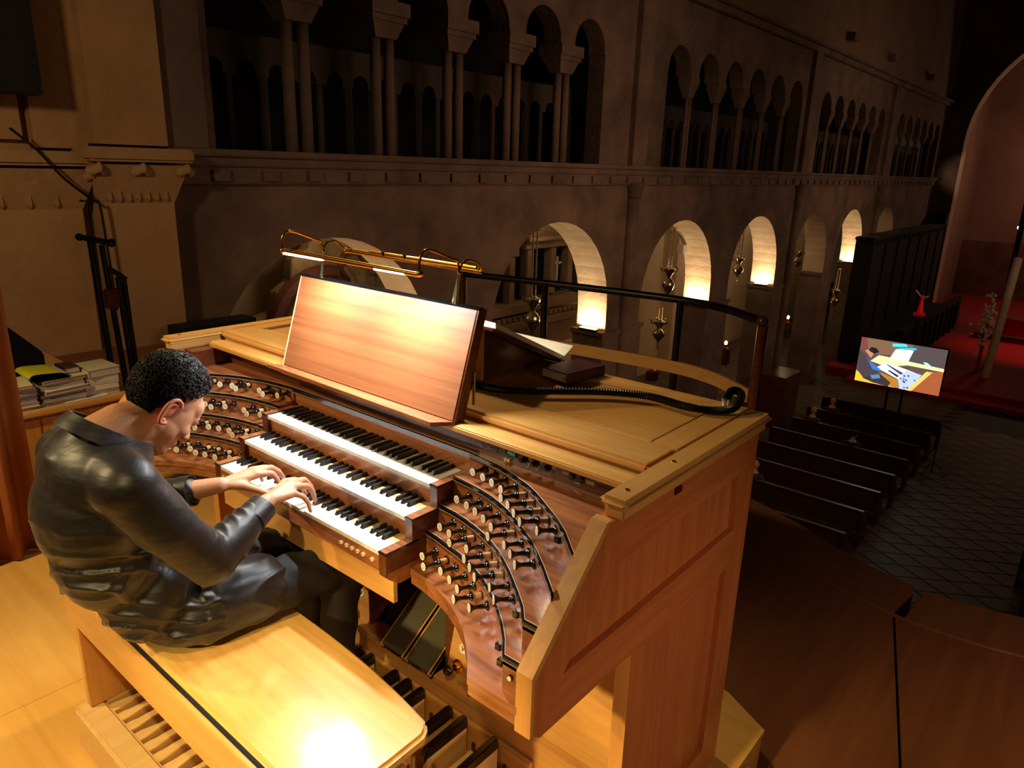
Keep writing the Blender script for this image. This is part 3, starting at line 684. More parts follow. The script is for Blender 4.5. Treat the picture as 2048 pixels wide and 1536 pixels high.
# ================================================================== BRASS DESK LAMP
la = empty('desk_lamp', (-.02,.40,1.486), 'brass twin-bar picture light with bright white strips above the music desk', 'lamp')
fbz = 1.588
MB().tube([(-.357,.25,fbz+.001),(.325,.25,fbz-.004)], .0075, 12).build('front_bar', BRS, la, smooth=True)
MB().tube([(-.345,.50,1.574),(.332,.50,1.572)], .0085, 12).build('rear_bar', BRS, la, smooth=True)
MB().tube([(-.20,.497,1.584),(.31,.497,1.582)], .0045, 8).build('rear_rod', BRS, la, smooth=True)
for x in (-.353,-.337,.318,.325): MB().ball((x,.25 if abs(x+.353)<.01 or x==.325 else .5,fbz if x in(-.353,.325) else 1.573), .010, 10).build('end_cap', BRS, la, smooth=True)
for a,b in ((-.34,-.13),(.13,.262)): MB().box(a,b,.243,.257,fbz-.011,fbz-.006).build('light_strip', LED, la)
for fx, px, hx in ((-.352,-.335,-.345),(.322,.330,.335)):
    MB().tube(spline([(fx,.25,fbz),(fx,.25,fbz+.035),(fx+.001,.263,fbz+.058),(fx+.004,.29,fbz+.062),(px,.365,1.622),(px,.39,1.615),(px,.397,1.60),(px,.40,1.575)],5), .004, 10).build('front_arm', BRS, la, smooth=True)
    MB().tube([(px,.40,1.578),(px-.012,.398,1.484)], .0042, 8).build('leg', BRP, la, smooth=True)
    MB().tube([(px-.002,.404,1.578),(px-.035,.410,1.484)], .004, 8).build('leg', BRP, la, smooth=True)
    MB().tube(spline([(px,.40,1.585),(px,.415,1.605),(px+.002,.44,1.612),(hx,.475,1.598),(hx,.50,1.575)],5), .0035, 8).build('rear_arm', BRS, la, smooth=True)
    MB().ball((px,.40,1.578), .007, 10).build('joint', BRS, la, smooth=True)
for x in (-.13,-.02): MB().box(x,x+.008,.488,.506,1.578,1.590).build('clip', WL, la)

# hose, wedge desk and books on the lid
zl = cz
hp = [(.284,.512,1.20),(.31,.525,1.197),(.405,.555,1.197),(.51,.649,1.197),(.635,.764,1.197),(.76,.825,1.197),(.887,.817,1.197),(.964,.836,1.198),(1.005,.885,1.20),(1.01,.93,1.215),(.995,.972,1.228),(.965,.975,1.23),(.96,.95,1.205)]
hs = spline(hp, 34); rr = [.0132 if i%2 else .0102 for i in range(len(hs))]
o = MB().tube(hs, rr, 12).build('corrugated_hose', BLM, None, smooth=False); tag(o, 'black corrugated cable hose lying across the console lid', 'hose')
MB().tube([(.96,.95,1.186),(.96,.95,1.21)], .015, 12).build('hose_socket', CHR, o, smooth=True)
wd = empty('book_wedge', (.10,.70,zl), 'dark red-brown wooden wedge stand leaning behind the music desk', 'book stand')
MB().prism([(.612,zl),(.612,1.355),(.965,1.19),(.965,zl)], .225, .232, 'x').build('side_board', WL, wd)
MB().box(.218,.241,.600,.614,zl,1.364).build('front_stile', MZ, wd)
MB().box(-.30,.218,.606,.612,zl,1.36).build('front_board', WL, wd)
def slope(y): return 1.372 - (y-.60)*.46
MB().add([(x,y,slope(y)-d_) for d_ in (0,.010) for x,y in ((-.30,.60),(.29,.60),(.29,.99),(-.30,.99))], [(0,1,2,3),(7,6,5,4),(0,4,5,1),(1,5,6,2),(2,6,7,3),(3,7,4,0)]).build('sloping_board', WL, wd)
ob = empty('open_book', (.12,.70,slope(.7)), 'open hymn book with cream pages lying on the sloping wooden stand', 'book')
def pagep(x0,x1,y0,y1,t0,t1,nm,mat):
    MB().add([(x0,y0,slope(y0)),(x1,y0,slope(y0)),(x1,y1,slope(y1)),(x0,y1,slope(y1)),(x0,y0,slope(y0)+t0),(x1,y0,slope(y0)+t1),(x1,y1,slope(y1)+t1),(x0,y1,slope(y1)+t0)], [(3,2,1,0),(4,5,6,7),(0,1,5,4),(1,2,6,5),(2,3,7,6),(3,0,4,7)]).build(nm, mat, ob)
pagep(-.10,.305,.60,.995,.001,.003,'cover',WL); pagep(.10,.298,.605,.985,.030,.022,'page_block',PAPW); pagep(-.095,.10,.605,.985,.02,.030,'page_block',PAPW)
MB().add([(.295,.985,1.198),(.335,1.0,1.257),(.06,.99,1.262),(.05,.965,1.20),(.297,.981,1.198),(.337,.996,1.257),(.06,.986,1.262),(.05,.961,1.20)], [(0,1,2,3),(7,6,5,4),(0,4,5,1),(1,5,6,2),(2,6,7,3),(3,7,4,0)]).build('curling_page', PAPW, ob)
cb = empty('closed_book', (.42,.90,zl), 'closed dark purple hymn book with red ribbon lying on the lid', 'book')
rotb = Matrix.Translation((.47,.782,zl)) @ Matrix.Rotation(math.radians(-32),4,'Z')
PUR = plain('purple_cover', (62,26,32), .45)
def rb(x0,x1,y0,y1,z0,z1,nm,mat,bev=0):
    m = MB().box(x0,x1,y0,y1,z0,z1,0,rotb); return m.build(nm, mat, cb, bevel=bev)
rotb = Matrix.Translation((.475,.775,zl)) @ Matrix.Rotation(math.radians(-8),4,'Z')
rb(-.125,0,.0,.19,0,.003,'cover',PUR); rb(-.122,-.003,.003,.187,.003,.033,'page_block',PAPW); rb(-.125,0,.0,.19,.033,.036,'cover',PUR); rb(-.003,0,.0,.19,0,.036,'spine',PUR)
rb(-.012,-.006,-.002,.002,.006,.022,'ribbon',plain('red_ribbon',(200,30,40),.5))

# ================================================================== PEDALBOARD
pb = empty('pedalboard', (.045,-.05,FZ), 'concave pale wooden pedalboard with dark-capped sharps under the bench', 'pedalboard')
P0 = -.5575; PP = .067
MB().prism([(-.655,-.44),(-.64,-.50),(.74,-.50),(.745,-.41),(-.655,-.41)], FZ, .045).build('rear_frame', PED, pb, bevel=.012, seg=3)
MB().box(-.655,.745,.30,.318,FZ,.12).build('front_frame', MX, pb, bevel=.002)
for x in (-.655,.675): MB().box(x,x+.07,-.41,.30,FZ,.045).build('side_frame', PED, pb, bevel=.003)
MB().box(-.625,.715,-.41,.30,FZ,FZ+.02).build('bottom_board', MX, pb)
for i in range(19):
    x = P0+i*PP; kind = i % 7; w1 = .011
    z = .03
    MB().prism([(x-.023,-.415),(x+.023,-.415),(x+.023,-.385),(x+w1,-.33),(x+w1,.298),(x-w1,.298),(x-w1,-.33),(x-.023,-.385)], z-.04, z).build('pedal_natural', PED, pb, bevel=.002)
    if kind in (0,1,3,4,5) and i < 18:
        xs_ = x+PP/2
        o_ = MB().box(xs_-.010,xs_+.010,-.38,.298,z-.05,z-.02).box(xs_-.0095,xs_+.0095,.11,.288,z-.02,.115).build('pedal_sharp', PED, pb, bevel=.001)
        MB().prism([(.095,.10),(.10,.135),(.115,.15),(.285,.158),(.292,.15),(.292,.115),(.11,.115)], xs_-.0125, xs_+.0125, 'x').build('sharp_cap', PSH, o_, bevel=.004, seg=2)
mb = MB()
for i in range(19): mb.box(P0+i*PP-.006,P0+i*PP+.006,.292,.30,.02,.06)
mb.build('guide_pins', EBN, pb)['kind'] = 'stuff'

# ================================================================== BENCH
bn = empty('organ_bench', (0,-.27,.045), 'long pale maple organ bench with rounded seat corners', 'bench')
fr = []
cxm, hl = -.007, .755
for i in range(25):
    t = -1+2*i/24; fr.append((cxm+t*(hl-.03), -.047-.055*abs(t)**2.6))
right = [(cxm+hl-.012,-.118),(cxm+hl,-.14),(cxm+hl+.003,-.25),(cxm+hl,-.41),(cxm+hl-.01,-.447)]
left = [(2*cxm-x,y) for x,y in right][::-1]
MB().prism(fr+right+left, .502, .54).build('seat', MB_, bn, bevel=.010, seg=4)
MB().box(-.61,.705,-.462,-.449,.49,.531).build('shadow_gap', DARKV, bn)
MB().box(-.618,.712,-.476,-.462,.40,.537).build('rear_apron', MX, bn, bevel=.003)
MB().box(-.586,.68,-.14,-.125,.40,.50).build('front_apron', MX, bn)
for x in (-.618,.680):
    MB().box(x,x+.032,-.4605,-.20,.0455,.50).build('leg_panel', MZ, bn, bevel=.003)

# ================================================================== THE ORGANIST
class Body:
    """union of round-coned limbs and ellipsoids, later remeshed into one continuous skin"""
    def __init__(s): s.mb = MB()
    def cone(s, a, b, ra, rb, sa=(1,1), n=None, seg=20):
        a = Vector(a); b = Vector(b); d = (b-a); L = d.length; d.normalize()
        prof = []
        for i in range(7): t = math.pi/2*(1-i/6.0); prof.append((ra*math.cos(t), -ra*math.sin(t)))
        for i in range(7): t = math.pi/2*i/6.0; prof.append((rb*math.cos(t), L+rb*math.sin(t)))
        s.mb.lathe(prof, a, d, seg); return s
    def ell(s, c, r, rot=None, seg=26): s.mb.ball(c, r, seg, 0, rot); return s
    def chain(s, pts):
        for (a,ra),(b,rb) in zip(pts, pts[1:]): s.cone(a, b, ra, rb)
        return s
    def skin(s, name, mat, parent, voxel, smooth=6, fac=.6, disp=None):
        me = bpy.data.meshes.new(name); me.from_pydata(s.mb.v, [], s.mb.f)
        bm = bmesh.new(); bm.from_mesh(me); bmesh.ops.recalc_face_normals(bm, faces=bm.faces); bm.to_mesh(me); bm.free()
        o = bpy.data.objects.new('tmp', me); COL.objects.link(o)
        r = o.modifiers.new('r','REMESH'); r.mode = 'VOXEL'; r.voxel_size = voxel
        q = o.modifiers.new('s','SMOOTH'); q.iterations = smooth; q.factor = fac
        dg = bpy.context.evaluated_depsgraph_get(); dg.update(); m2 = bpy.data.meshes.new_from_object(o.evaluated_get(dg)); bpy.data.objects.remove(o)
        if disp is not None:
            m2.update(); co = np.empty(len(m2.vertices)*3); m2.vertices.foreach_get('co', co); co = co.reshape(-1,3)
            no = np.array([v.normal[:] for v in m2.vertices]); co += no*disp(co, no)[:,None]; m2.vertices.foreach_set('co', co.ravel()); m2.update()
        m2.shade_smooth(); return link(name, m2, mat, parent)
per = empty('person', (-.08,-.30,.54), 'seated organist in a black satin shirt and dark trousers, bent over the keys', 'person')
# head frame
HO = Vector((-.08,-.325,1.235)); HF = Vector((.0,.66,-.751)).normalized(); HU = Vector((0,.751,.66)).normalized(); HS = Vector((1,0,0))
def hd(s_, f_, u_): return HO + HS*s_ + HF*f_ + HU*u_
HR = Matrix((HS, HF, HU)).transposed()
sk = Body()
sk.ell(hd(0,-.012,.045), (.074,.096,.088), HR).ell(hd(0,.035,.0), (.066,.060,.085), HR).ell(hd(0,.045,-.045), (.056,.050,.062), HR)
sk.ell(hd(0,.072,-.092), (.024,.020,.020), HR).cone(hd(-.035,.082,.022), hd(.035,.082,.022), .016, .016).ell(hd(0,.066,.045), (.056,.032,.04), HR)
sk.cone(hd(0,.094,.010), hd(0,.116,-.022), .009, .011).ell(hd(0,.110,-.026), (.017,.013,.010), HR)
sk.cone(hd(-.018,.090,-.055), hd(.018,.090,-.055), .008, .008).cone(hd(-.015,.088,-.066), hd(.015,.088,-.066), .008, .008)
for q in (1,-1):
    sk.ell(hd(q*.038,.068,-.018), (.024,.022,.024), HR)
    sk.cone(hd(q*.048,.0,-.042), hd(q*.024,.066,-.088), .018, .018).ell(hd(q*.034,.03,-.035), (.032,.04,.045), HR)
    sk.ell(hd(q*.031,.082,.004), (.012,.010,.009), HR)
# neck into the upper back
sk.chain([(( -.08,-.37,1.205),.062),((-.08,-.43,1.205),.064),((-.08,-.50,1.180),.066)])
sk.cone((-.08,-.34,1.185),(-.08,-.45,1.14),.045,.06)
# torso, hidden under the shirt, links the limbs
sk.chain([((-.08,-.51,1.11),.08),((-.08,-.51,.95),.09),((-.08,-.46,.80),.09),((-.08,-.34,.66),.085)])
RS, RE, RW = Vector((.105,-.50,1.115)), Vector((.150,-.335,.872)), Vector((.078,-.125,.938))
LS, LE, LW = Vector((-.265,-.50,1.105)), Vector((-.315,-.30,.872)), Vector((-.135,-.150,.930))
sk.cone((-.08,-.51,1.12), RS, .07, .05).cone((-.08,-.51,1.12), LS, .07, .05)
sk.chain([(RS,.05),(RE,.036),(RE.lerp(RW,.35),.036),(RW,.0235)]); sk.chain([(LS,.05),(LE,.036),(LE.lerp(LW,.35),.036),(LW,.0245)])
sk.cone(RE.lerp(RW,.8)+Vector((.004,.0,0)), RW, .027, .0225)
# hands: palm from several wedges, five bent fingers each
def hand(W, kn, pip, tip, th, rad=.0088):
    kn = [(a,b,c-.008) for a,b,c in kn]; pip = [(a,b,c-.013) for a,b,c in pip]
    for k in kn: sk.cone(Vector(W)+ (Vector(k)-Vector(W))*.12, Vector(k)-Vector((0,0,.004)), .0165, .0118)
    for a,b in zip(kn, kn[1:]): sk.cone(a - np.array((0,0,.004)) if False else Vector(a)-Vector((0,0,.004)), Vector(b)-Vector((0,0,.004)), .0112, .0112)
    for i,(k,p_,t_) in enumerate(zip(kn, pip, tip)):
        k, p_, t_ = Vector(k), Vector(p_), Vector(t_); dist = p_.lerp(t_, .52) + Vector((0,.004,.004))
        f = (1.1,1.12,1.07,.95)[i]
        sk.chain([(k,.0105*f),(p_,.0092*f),(dist,.0083*f),(t_,.0070*f)])
    b_, m_, t_ = [Vector(v) for v in th]
    sk.chain([(Vector(W).lerp(b_,.4),.015),(b_,.0145),(m_,.0115),(t_,.0095)])
hand(LW, [(-.105,-.048,.950),(-.126,-.038,.953),(-.148,-.040,.949),(-.168,-.052,.941)],
         [(-.093,-.004,.948),(-.120,.012,.954),(-.148,.012,.947),(-.178,-.010,.934)],
         [(-.086,.020,.882),(-.116,.052,.894),(-.150,.046,.886),(-.188,.018,.872)],
         [(-.098,-.098,.922),(-.074,-.070,.908),(-.050,-.044,.892)])
hand(RW, [(.020,-.030,.958),(.043,-.024,.961),(.064,-.030,.956),(.083,-.044,.947)],
         [(.006,.016,.950),(.038,.028,.956),(.066,.020,.948),(.096,-.016,.934)],
         [(.012,.046,.882),(.044,.056,.884),(.072,.040,.880),(.108,-.002,.872)],
         [(.040,-.086,.926),(.004,-.064,.912),(-.014,-.036,.884)])
# legs, hidden under the trousers
for q,h,kn,an in ((1,(.01,-.30,.645),(.085,.120,.632),(.045,.115,.16)),(-1,(-.17,-.30,.645),(-.130,.165,.632),(-.15,.17,.16))):
    sk.chain([((-.08,-.34,.66),.08),(h,.075),(kn,.05),(an,.032)])
skin = sk.skin('body', SKIN, per, .0042, 7, .5)
# ears as part of the head surface, built with a rim and a hollow
for q in (1,-1):
    e = MB(); C0 = lambda f_,u_,o_: hd(q*(.072+o_), f_-.010, u_*1.05)
    rim = [C0(.010,-.030,.004),C0(-.008,-.036,.010),C0(-.018,-.022,.013),C0(-.024,.0,.017),C0(-.023,.018,.018),C0(-.012,.030,.016),C0(.004,.030,.012),C0(.013,.022,.010)]
    e.tube(spline(rim,5), [.0065]*3+[.0052]*33, 10); e.tube(spline([C0(-.012,-.018,.010),C0(-.018,.0,.014),C0(-.013,.016,.014),C0(.0,.020,.010)],5), .0045, 8)
    e.ball(C0(-.002,-.030,.006), (.006,.008,.010), 12, 0, HR); e.ball(C0(-.008,.004,.004), (.007,.018,.028), 12, 0, HR)
    e.build('ear', plain('ear_skin',(216,132,100),.5) if q == 1 else MATS['ear_skin'], skin, smooth=True)
    MB().ball(hd(q*.031,.0905,.002), (.012,.006,.0035), 10, 0, HR).build('eyelid', plain('lid_skin',(150,96,72),.5) if q == 1 else MATS['lid_skin'], skin, smooth=True)
    MB().tube([hd(q*.014,.100,.030),hd(q*.03,.1005,.035),hd(q*.05,.088,.028)], [.003,.004,.002], 8).build('eyebrow', HAIR, skin, smooth=True)
# hair: a cap over the skull with thousands of short curls
hb = bmesh.new(); bmesh.ops.create_icosphere(hb, subdivisions=6, radius=1)
rm = []
def hairlen(s_, f_, u_):
    # local unit-sphere direction -> hair thickness, zero outside the hairline
    ang = 0
    front = f_ - (.62 + .18*u_)            # forehead
    side = (-.30 - u_) + max(0, f_+.05)*1.25 # temples, around the ear
    nape = (-.90 - u_)
    lim = max(front if u_ < .75 else -1, side if f_ > -.25 else nape)
    return max(0, min(1, -lim*6))
for v in hb.verts:
    s_, f_, u_ = v.co; h = hairlen(s_, f_, u_)
    p0 = Vector((s_*.077, f_*.099-.012, u_*.091+.045))
    nz = mnoise.noise(Vector((s_,f_,u_))*7)*.5 + mnoise.noise(Vector((s_,f_,u_))*16)*.5
    t = -.010 + h*(.016 + .014*max(0,u_) + .009*nz)
    p0 += Vector((s_/.077, f_/.099, u_/.091)).normalized()*t
    v.co = hd(*p0)
hm = bpy.data.meshes.new('hair'); hb.to_mesh(hm); hb.free()
hair = link('hair', hm, HAIR, skin, smooth=True)
cu = MB(); rnd = random.Random(5); cnt = 0
while cnt < 2600:
    v = Vector((rnd.gauss(0,1),rnd.gauss(0,1),rnd.gauss(0,1))).normalized(); h = hairlen(*v)
    if h < .25: continue
    n_ = (HR @ Vector((v.x/.077, v.y/.099, v.z/.091))).normalized()
    p0 = hd(v.x*.077, v.y*.099-.012, v.z*.091+.045) + n_*(h*(.005+.014*max(0,v.z)))
    t1 = n_.orthogonal().normalized(); t1 = Matrix.Rotation(rnd.uniform(0,6.28),3,n_) @ t1; t2 = n_.cross(t1)
    r0 = rnd.uniform(.004,.008)*(.5+.5*h); a0 = rnd.uniform(0,6)
    cu.tube([p0 + t1*r0*math.cos(a0+k*.9) + t2*r0*math.sin(a0+k*.9)*.8 + n_*(.001+.0035*h*k/4) for k in range(5)], [.0016,.0018,.0016,.0012,.0004], 4)
    cnt += 1
m = cu.mesh(merge=False); m.shade_smooth(); o = link('curls', m, HAIR, skin); o['kind'] = 'stuff'

# shirt
sh = Body()
sh.ell((-.08,-.505,1.10), (.195,.125,.125)).ell((-.08,-.525,1.00), (.180,.135,.17)).ell((-.08,-.508,.87), (.168,.130,.15)).ell((-.08,-.435,.74), (.175,.120,.15)).ell((-.08,-.355,.652), (.195,.122,.112))
sh.cone((-.08,-.515,1.13), (-.08,-.505,1.15), .108, .086)
sh.cone((-.08,-.50,1.125), RS, .088, .080).cone((-.08,-.50,1.125), LS, .088, .080)
sh.chain([(RS,.078),(RS.lerp(RE,.5)+Vector((.012,-.008,-.01)),.072),(RE+Vector((0,-.008,-.004)),.066),(RE.lerp(RW,.4)+Vector((0,0,-.005)),.056),(RE.lerp(RW,.72),.043)])
sh.chain([(LS,.078),(LS.lerp(LE,.5),.068),(LE,.058),(LE.lerp(LW,.35),.052),(LE.lerp(LW,.55),.043)])
# front of the shirt falling over the lap
sh.cone((.012,-.31,.652), (.040,-.15,.652), .108, .096).cone((-.17,-.31,.652), (-.150,-.13,.655), .108, .096).cone((-.02,-.25,.69), (-.14,-.25,.69), .07, .07).ell((-.08,-.40,.80),(.14,.10,.12))
def folds(co, no):
    x, y, z = co.T; out = np.zeros(len(co))
    mod = np.array([mnoise.noise(Vector((a*5,b*5,c*9))) for a,b,c in co]); mod2 = np.array([mnoise.noise(Vector((a*9+5,b*9,c*14))) for a,b,c in co])
    lower = np.clip((1.06-z)/.22,0,1)*np.clip((z-.565)/.08,.15,1)
    torso = (y < -.30)*(np.abs(x+.08) < .25)
    ph = (z*1.0 + (y+.5)*.42 - x*.22)*52 + 3.4*mod + 1.0*mod2
    ridge = np.exp(-(np.sin(ph)/.42)**2)
    out += .0125*lower*torso*(ridge-.5)*np.clip(.75+1.2*mod2,.1,1.3)
    ph2 = (z*.9 - (y+.5)*.9 + x*.2)*58 + 3.0*mod2
    out += .005*lower*torso*np.exp(-(np.sin(ph2)/.4)**2)*np.clip(.3-1.5*mod,0,1)
    fore = (y > -.36)*(z < .97)*(z > .80); out += fore*.005*np.exp(-(np.sin((y*1.0+z*.4)*80+5*mod)/.5)**2)*np.clip(.4+1.6*mod2,0,1)
    lap = (z < .78)*(y > -.34); out += lap*.010*(np.exp(-(np.sin(x*38+6*mod+y*9)/.5)**2)-.3)*np.clip(.5+mod,0,1)
    out += .005*mod*(z>.95)
    up = (z >= 1.0); out += up*.0012*mod2
    out += np.where(z < .56, -.002, 0)
    return out
shirt = sh.skin('shirt', SAT, skin, .0058, 12, .6, folds)
# flatten the shirt onto the seat
co = np.empty(len(shirt.data.vertices)*3); shirt.data.vertices.foreach_get('co', co); co = co.reshape(-1,3); rl = rootloc(skin)
zmin = .5405 - rl.z; ymask = (co[:,1]+rl.y > -.447)
co[:,2] = np.where((co[:,2] < zmin) & ymask, zmin + (co[:,2]-zmin)*.02, co[:,2]); shirt.data.vertices.foreach_set('co', co.ravel()); shirt.data.update()
# collar, yoke seam, cuffs
def ring(c, ax, side, rx, ry, h, a0=0, a1=2*math.pi, n=40, th=.003, flare=.0):
    c = Vector(c); ax = Vector(ax).normalized(); side = Vector(side); side = (side - ax*side.dot(ax)).normalized(); up = ax.cross(side); m = MB(); vs = []; fs = []
    for i in range(n+1):
        a = a0+(a1-a0)*i/n
        for (k,hh,of) in ((0,0,0),(1,h,flare),(2,h,flare+th),(3,0,th+.002)):
            vs.append(c + side*(rx+of)*math.cos(a) + up*(ry+of)*math.sin(a) + ax*hh)
    for i in range(n):
        for k in range(4): fs.append((i*4+k, i*4+(k+1)%4, (i+1)*4+(k+1)%4, (i+1)*4+k))
    m.add(vs, fs); return m
cax = Vector((0,.58,.81)).normalized(); cc = Vector((-.08,-.472,1.176))
ring(cc, cax, (1,0,0), .094, .108, .040, math.radians(-255), math.radians(75), flare=-.006).build('collar', SAT, shirt, smooth=True)
ring(cc+cax*.040, -cax, (1,0,0), .091, .105, .040, math.radians(-75), math.radians(255), flare=.020).build('collar_fall', SAT, shirt, smooth=True)
axr = (RW-RE).normalized(); ring(RE.lerp(RW,.66), axr, (0,0,1), .036, .044, .058, th=.003, flare=-.002).build('cuff', SAT, shirt, smooth=True)
axl = (LW-LE).normalized(); ring(LE.lerp(LW,.48), axl, (0,0,1), .044, .044, .035, th=.004).build('cuff', SAT, shirt, smooth=True)
seam = plain('seam_thread', (58,50,46), .5)
# trousers and shoes
tr = Body()
tr.ell((-.08,-.30,.645), (.185,.15,.103))
for h,kn,an in (((.015,-.28,.640),(.085,.122,.635),(.045,.115,.20)),((-.175,-.28,.640),(-.130,.168,.635),(-.15,.17,.20))):
    h, kn, an = Vector(h), Vector(kn), Vector(an)
    tr.chain([(h,.095),(h.lerp(kn,.5),.083),(kn,.068),(kn.lerp(an,.4)+Vector((0,-.01,0)),.062),(an,.052),(an-Vector((0,0,.07)),.055)])
def tf(co, no):
    x,y,z = co.T; return .003*np.sin((z*.7+y)*70+3*np.sin(x*20))*(y>-.1) + .002*np.sin(x*90+y*30)
trs = tr.skin('trousers', TRS, skin, .009, 7, .6, tf)
co = np.empty(len(trs.data.vertices)*3); trs.data.vertices.foreach_get('co', co); co = co.reshape(-1,3)
mk = (co[:,2] < zmin) & (co[:,1]+rl.y < -.03); co[:,2] = np.where(mk, zmin+(co[:,2]-zmin)*.02, co[:,2]); trs.data.vertices.foreach_set('co', co.ravel()); trs.data.update()
for x,y in ((.045,.12),(-.15,.175)):
    s_ = Body(); s_.cone((x,y-.03,.083),(x,y+.10,.068),.038,.030).cone((x,y+.03,.068),(x,y+.15,.060),.036,.026).cone((x,y-.01,.11),(x,y,.14),.04,.04)
    s_.skin('shoe', SHOE, skin, .006, 4)

# ================================================================== LEFT OF THE CONSOLE
sf = empty('low_cabinet', (-3.1,.2,FZ), 'low reddish wooden cabinet carrying piles of scores beside the curtain', 'cabinet')
zs_ = .455
MB().box(-3.55,-2.78,-.35,.64,FZ,zs_-.03).build('carcass', WX, sf, bevel=.004); MB().box(-3.58,-2.75,-.38,.66,zs_-.03,zs_).build('top', MY, sf, bevel=.006)
MB().box(-2.779,-2.772,-.30,.13,FZ+.05,zs_-.05).build('door', MZ, sf, bevel=.002); MB().box(-2.779,-2.772,.14,.60,FZ+.05,zs_-.05).build('door', MZ, sf, bevel=.002)
SCT = [plain('score_%s'%n_, c, .75) for n_, c in (('lilac',(176,160,158)),('cream',(206,190,150)),('grey',(150,146,140)),('white',(214,208,198)),('ochre',(176,150,96)),('dark',(60,40,34)))]
def score(x0, y0, w_, d_, z, t, rot, mat, label, group, cover=None, pages=SCT[3]):
    o = empty('score_book', (x0,y0,z), label, 'book', group); m = Matrix.Translation((x0,y0,z)) @ Matrix.Rotation(rot,4,'Z')
    c = min(.003,t*.2)
    MB().box(-w_/2,w_/2,-d_/2,d_/2,0,c,0,m).box(-w_/2,w_/2,-d_/2,d_/2,t-c,t,0,m).box(-w_/2,w_/2,-d_/2,-d_/2+.003,0,t,0,m).build('cover', cover or mat, o)
    MB().box(-w_/2+.003,w_/2-.003,-d_/2+.003,d_/2-.004,c,t-c,0,m).build('pages', mat, o, bevel=0)
    return o
rnd = random.Random(11)
def pile(xc, yc, hs, name, mats, w_=.30, d_=.22, jit=.02):
    z = zs_; n = len(hs)
    for i,t in enumerate(hs):
        pos = 'lowest of its pile' if i == 0 else ('topmost of its pile' if i == n-1 else '%s from the bottom' % ['', 'second','third','fourth','fifth','sixth','seventh','eighth','ninth'][i])
        mat = mats[i % len(mats)]
        score(xc+rnd.uniform(-jit,jit), yc+rnd.uniform(-jit,jit)*.6, w_, d_, z, t-.0008, rnd.uniform(-.12,.12), mat, 'score book, %s, %s' % (name, pos), 'scores in the '+name, SCT[rnd.choice((1,2,3))])
        z += t
    return z
pile(-2.93, .055, [.018,.022,.03,.02,.028,.018,.016], 'pile nearest the brown curtain', [SCT[0],SCT[1],SCT[0],SCT[3]], .24,.20)
zt_ = pile(-2.97, .29, [.024,.02,.022,.026,.02,.018,.02], 'middle pile under the yellow folder', [SCT[0],SCT[3],SCT[1]], .30,.24,.012)
z2 = pile(-2.95, .52, [.038,.04,.042,.046], 'right pile of thick pale volumes', [SCT[3]], .24,.19,.006)
yf = empty('yellow_folder', (-2.95,.22,zt_), 'bright yellow-green folder folded over the middle pile of scores', 'folder')
YEL = plain('yellow_card', (206,196,40), .5)
pr = spline([(.33,zt_+.006,0),(.30,zt_+.036,0),(.23,zt_+.046,0),(.15,zt_+.05,0),(.125,zt_+.03,0),(.15,zt_+.006,0)], 6); pr = [(p.x,p.y) for p in pr]
MB().prism(pr + [(y+.003,z-.003) for y,z in pr[::-1]], -3.06,-2.82,'x').build('cover', YEL, yf, smooth=True)
MB().box(-3.05,-2.83,.165,.32,zt_+.001,zt_+.034).build('pages', SCT[0], yf)
db = empty('dark_book', (-2.99,.355,zt_), 'small dark brown book with pale page edges on the middle pile', 'book')
MB().box(-3.06,-2.90,.335,.42,zt_+.001,zt_+.004).box(-3.06,-2.90,.335,.42,zt_+.034,zt_+.037).box(-3.06,-2.90,.335,.338,zt_+.001,zt_+.037).build('cover', SCT[5], db); MB().box(-3.058,-2.903,.338,.417,zt_+.004,zt_+.034).build('pages', SCT[1], db)
o = MB().add([(-2.80,.28,zs_+.002),(-2.80,.52,zs_+.002),(-3.0,.58,zs_+.012),(-3.0,.34,zs_+.012),(-2.80,.28,zs_+.004),(-2.80,.52,zs_+.004),(-3.0,.58,zs_+.014),(-3.0,.34,zs_+.014)], [(3,2,1,0),(4,5,6,7),(0,1,5,4),(1,2,6,5),(2,3,7,6),(3,0,4,7)]).build('paper_sheet', PAPR); tag(o, 'single pale sheet of paper at the front edge of the cabinet', 'paper')
o = MB().prism([(-.35,zs_),(-.35,1.2),(.0,1.08),(.08,.98),(.36,.66),(.36,zs_)], -3.45, -3.30, 'x').build('sloped_cover', DRK, bevel=.01); tag(o, 'black sloping cover standing behind the piles of scores', 'cover')
# curtain, wavy
cv = MB(); n = 90; rows = 12; vs = []; fs = []
for r in range(rows+1):
    z = FZ+.01+ r/rows*3.0
    for i in range(n+1):
        t = i/n; y = -1.1 + 1.0*t; wv = .035*math.sin(t*52)+.015*math.sin(t*23+1)
        vs.append((-2.2+wv, y, z))
for r in range(rows):
    for i in range(n): a = r*(n+1)+i; fs.append((a,a+1,a+n+2,a+n+1))
cv.add(vs, fs); me = cv.mesh(merge=False); CUR = plain('brown_curtain', (150,84,40), .7, bump=.1, bscale=80)
o = link('curtain', me, CUR, None, smooth=True); sol = o.modifiers.new('t','SOLIDIFY'); sol.thickness = .004; tag(o, 'heavy brown curtain hanging in folds at the left edge', 'curtain')
o = MB().box(WXN+.33,WXN+.6,.4,1.67,2.42,7.5).build('shadow_strip', DARKV); tag(o, 'added dark box standing in for the shadow strip high on the pilaster at the left border', 'shadow strip')  # dark box added where a strip of shadow lies over the pilaster
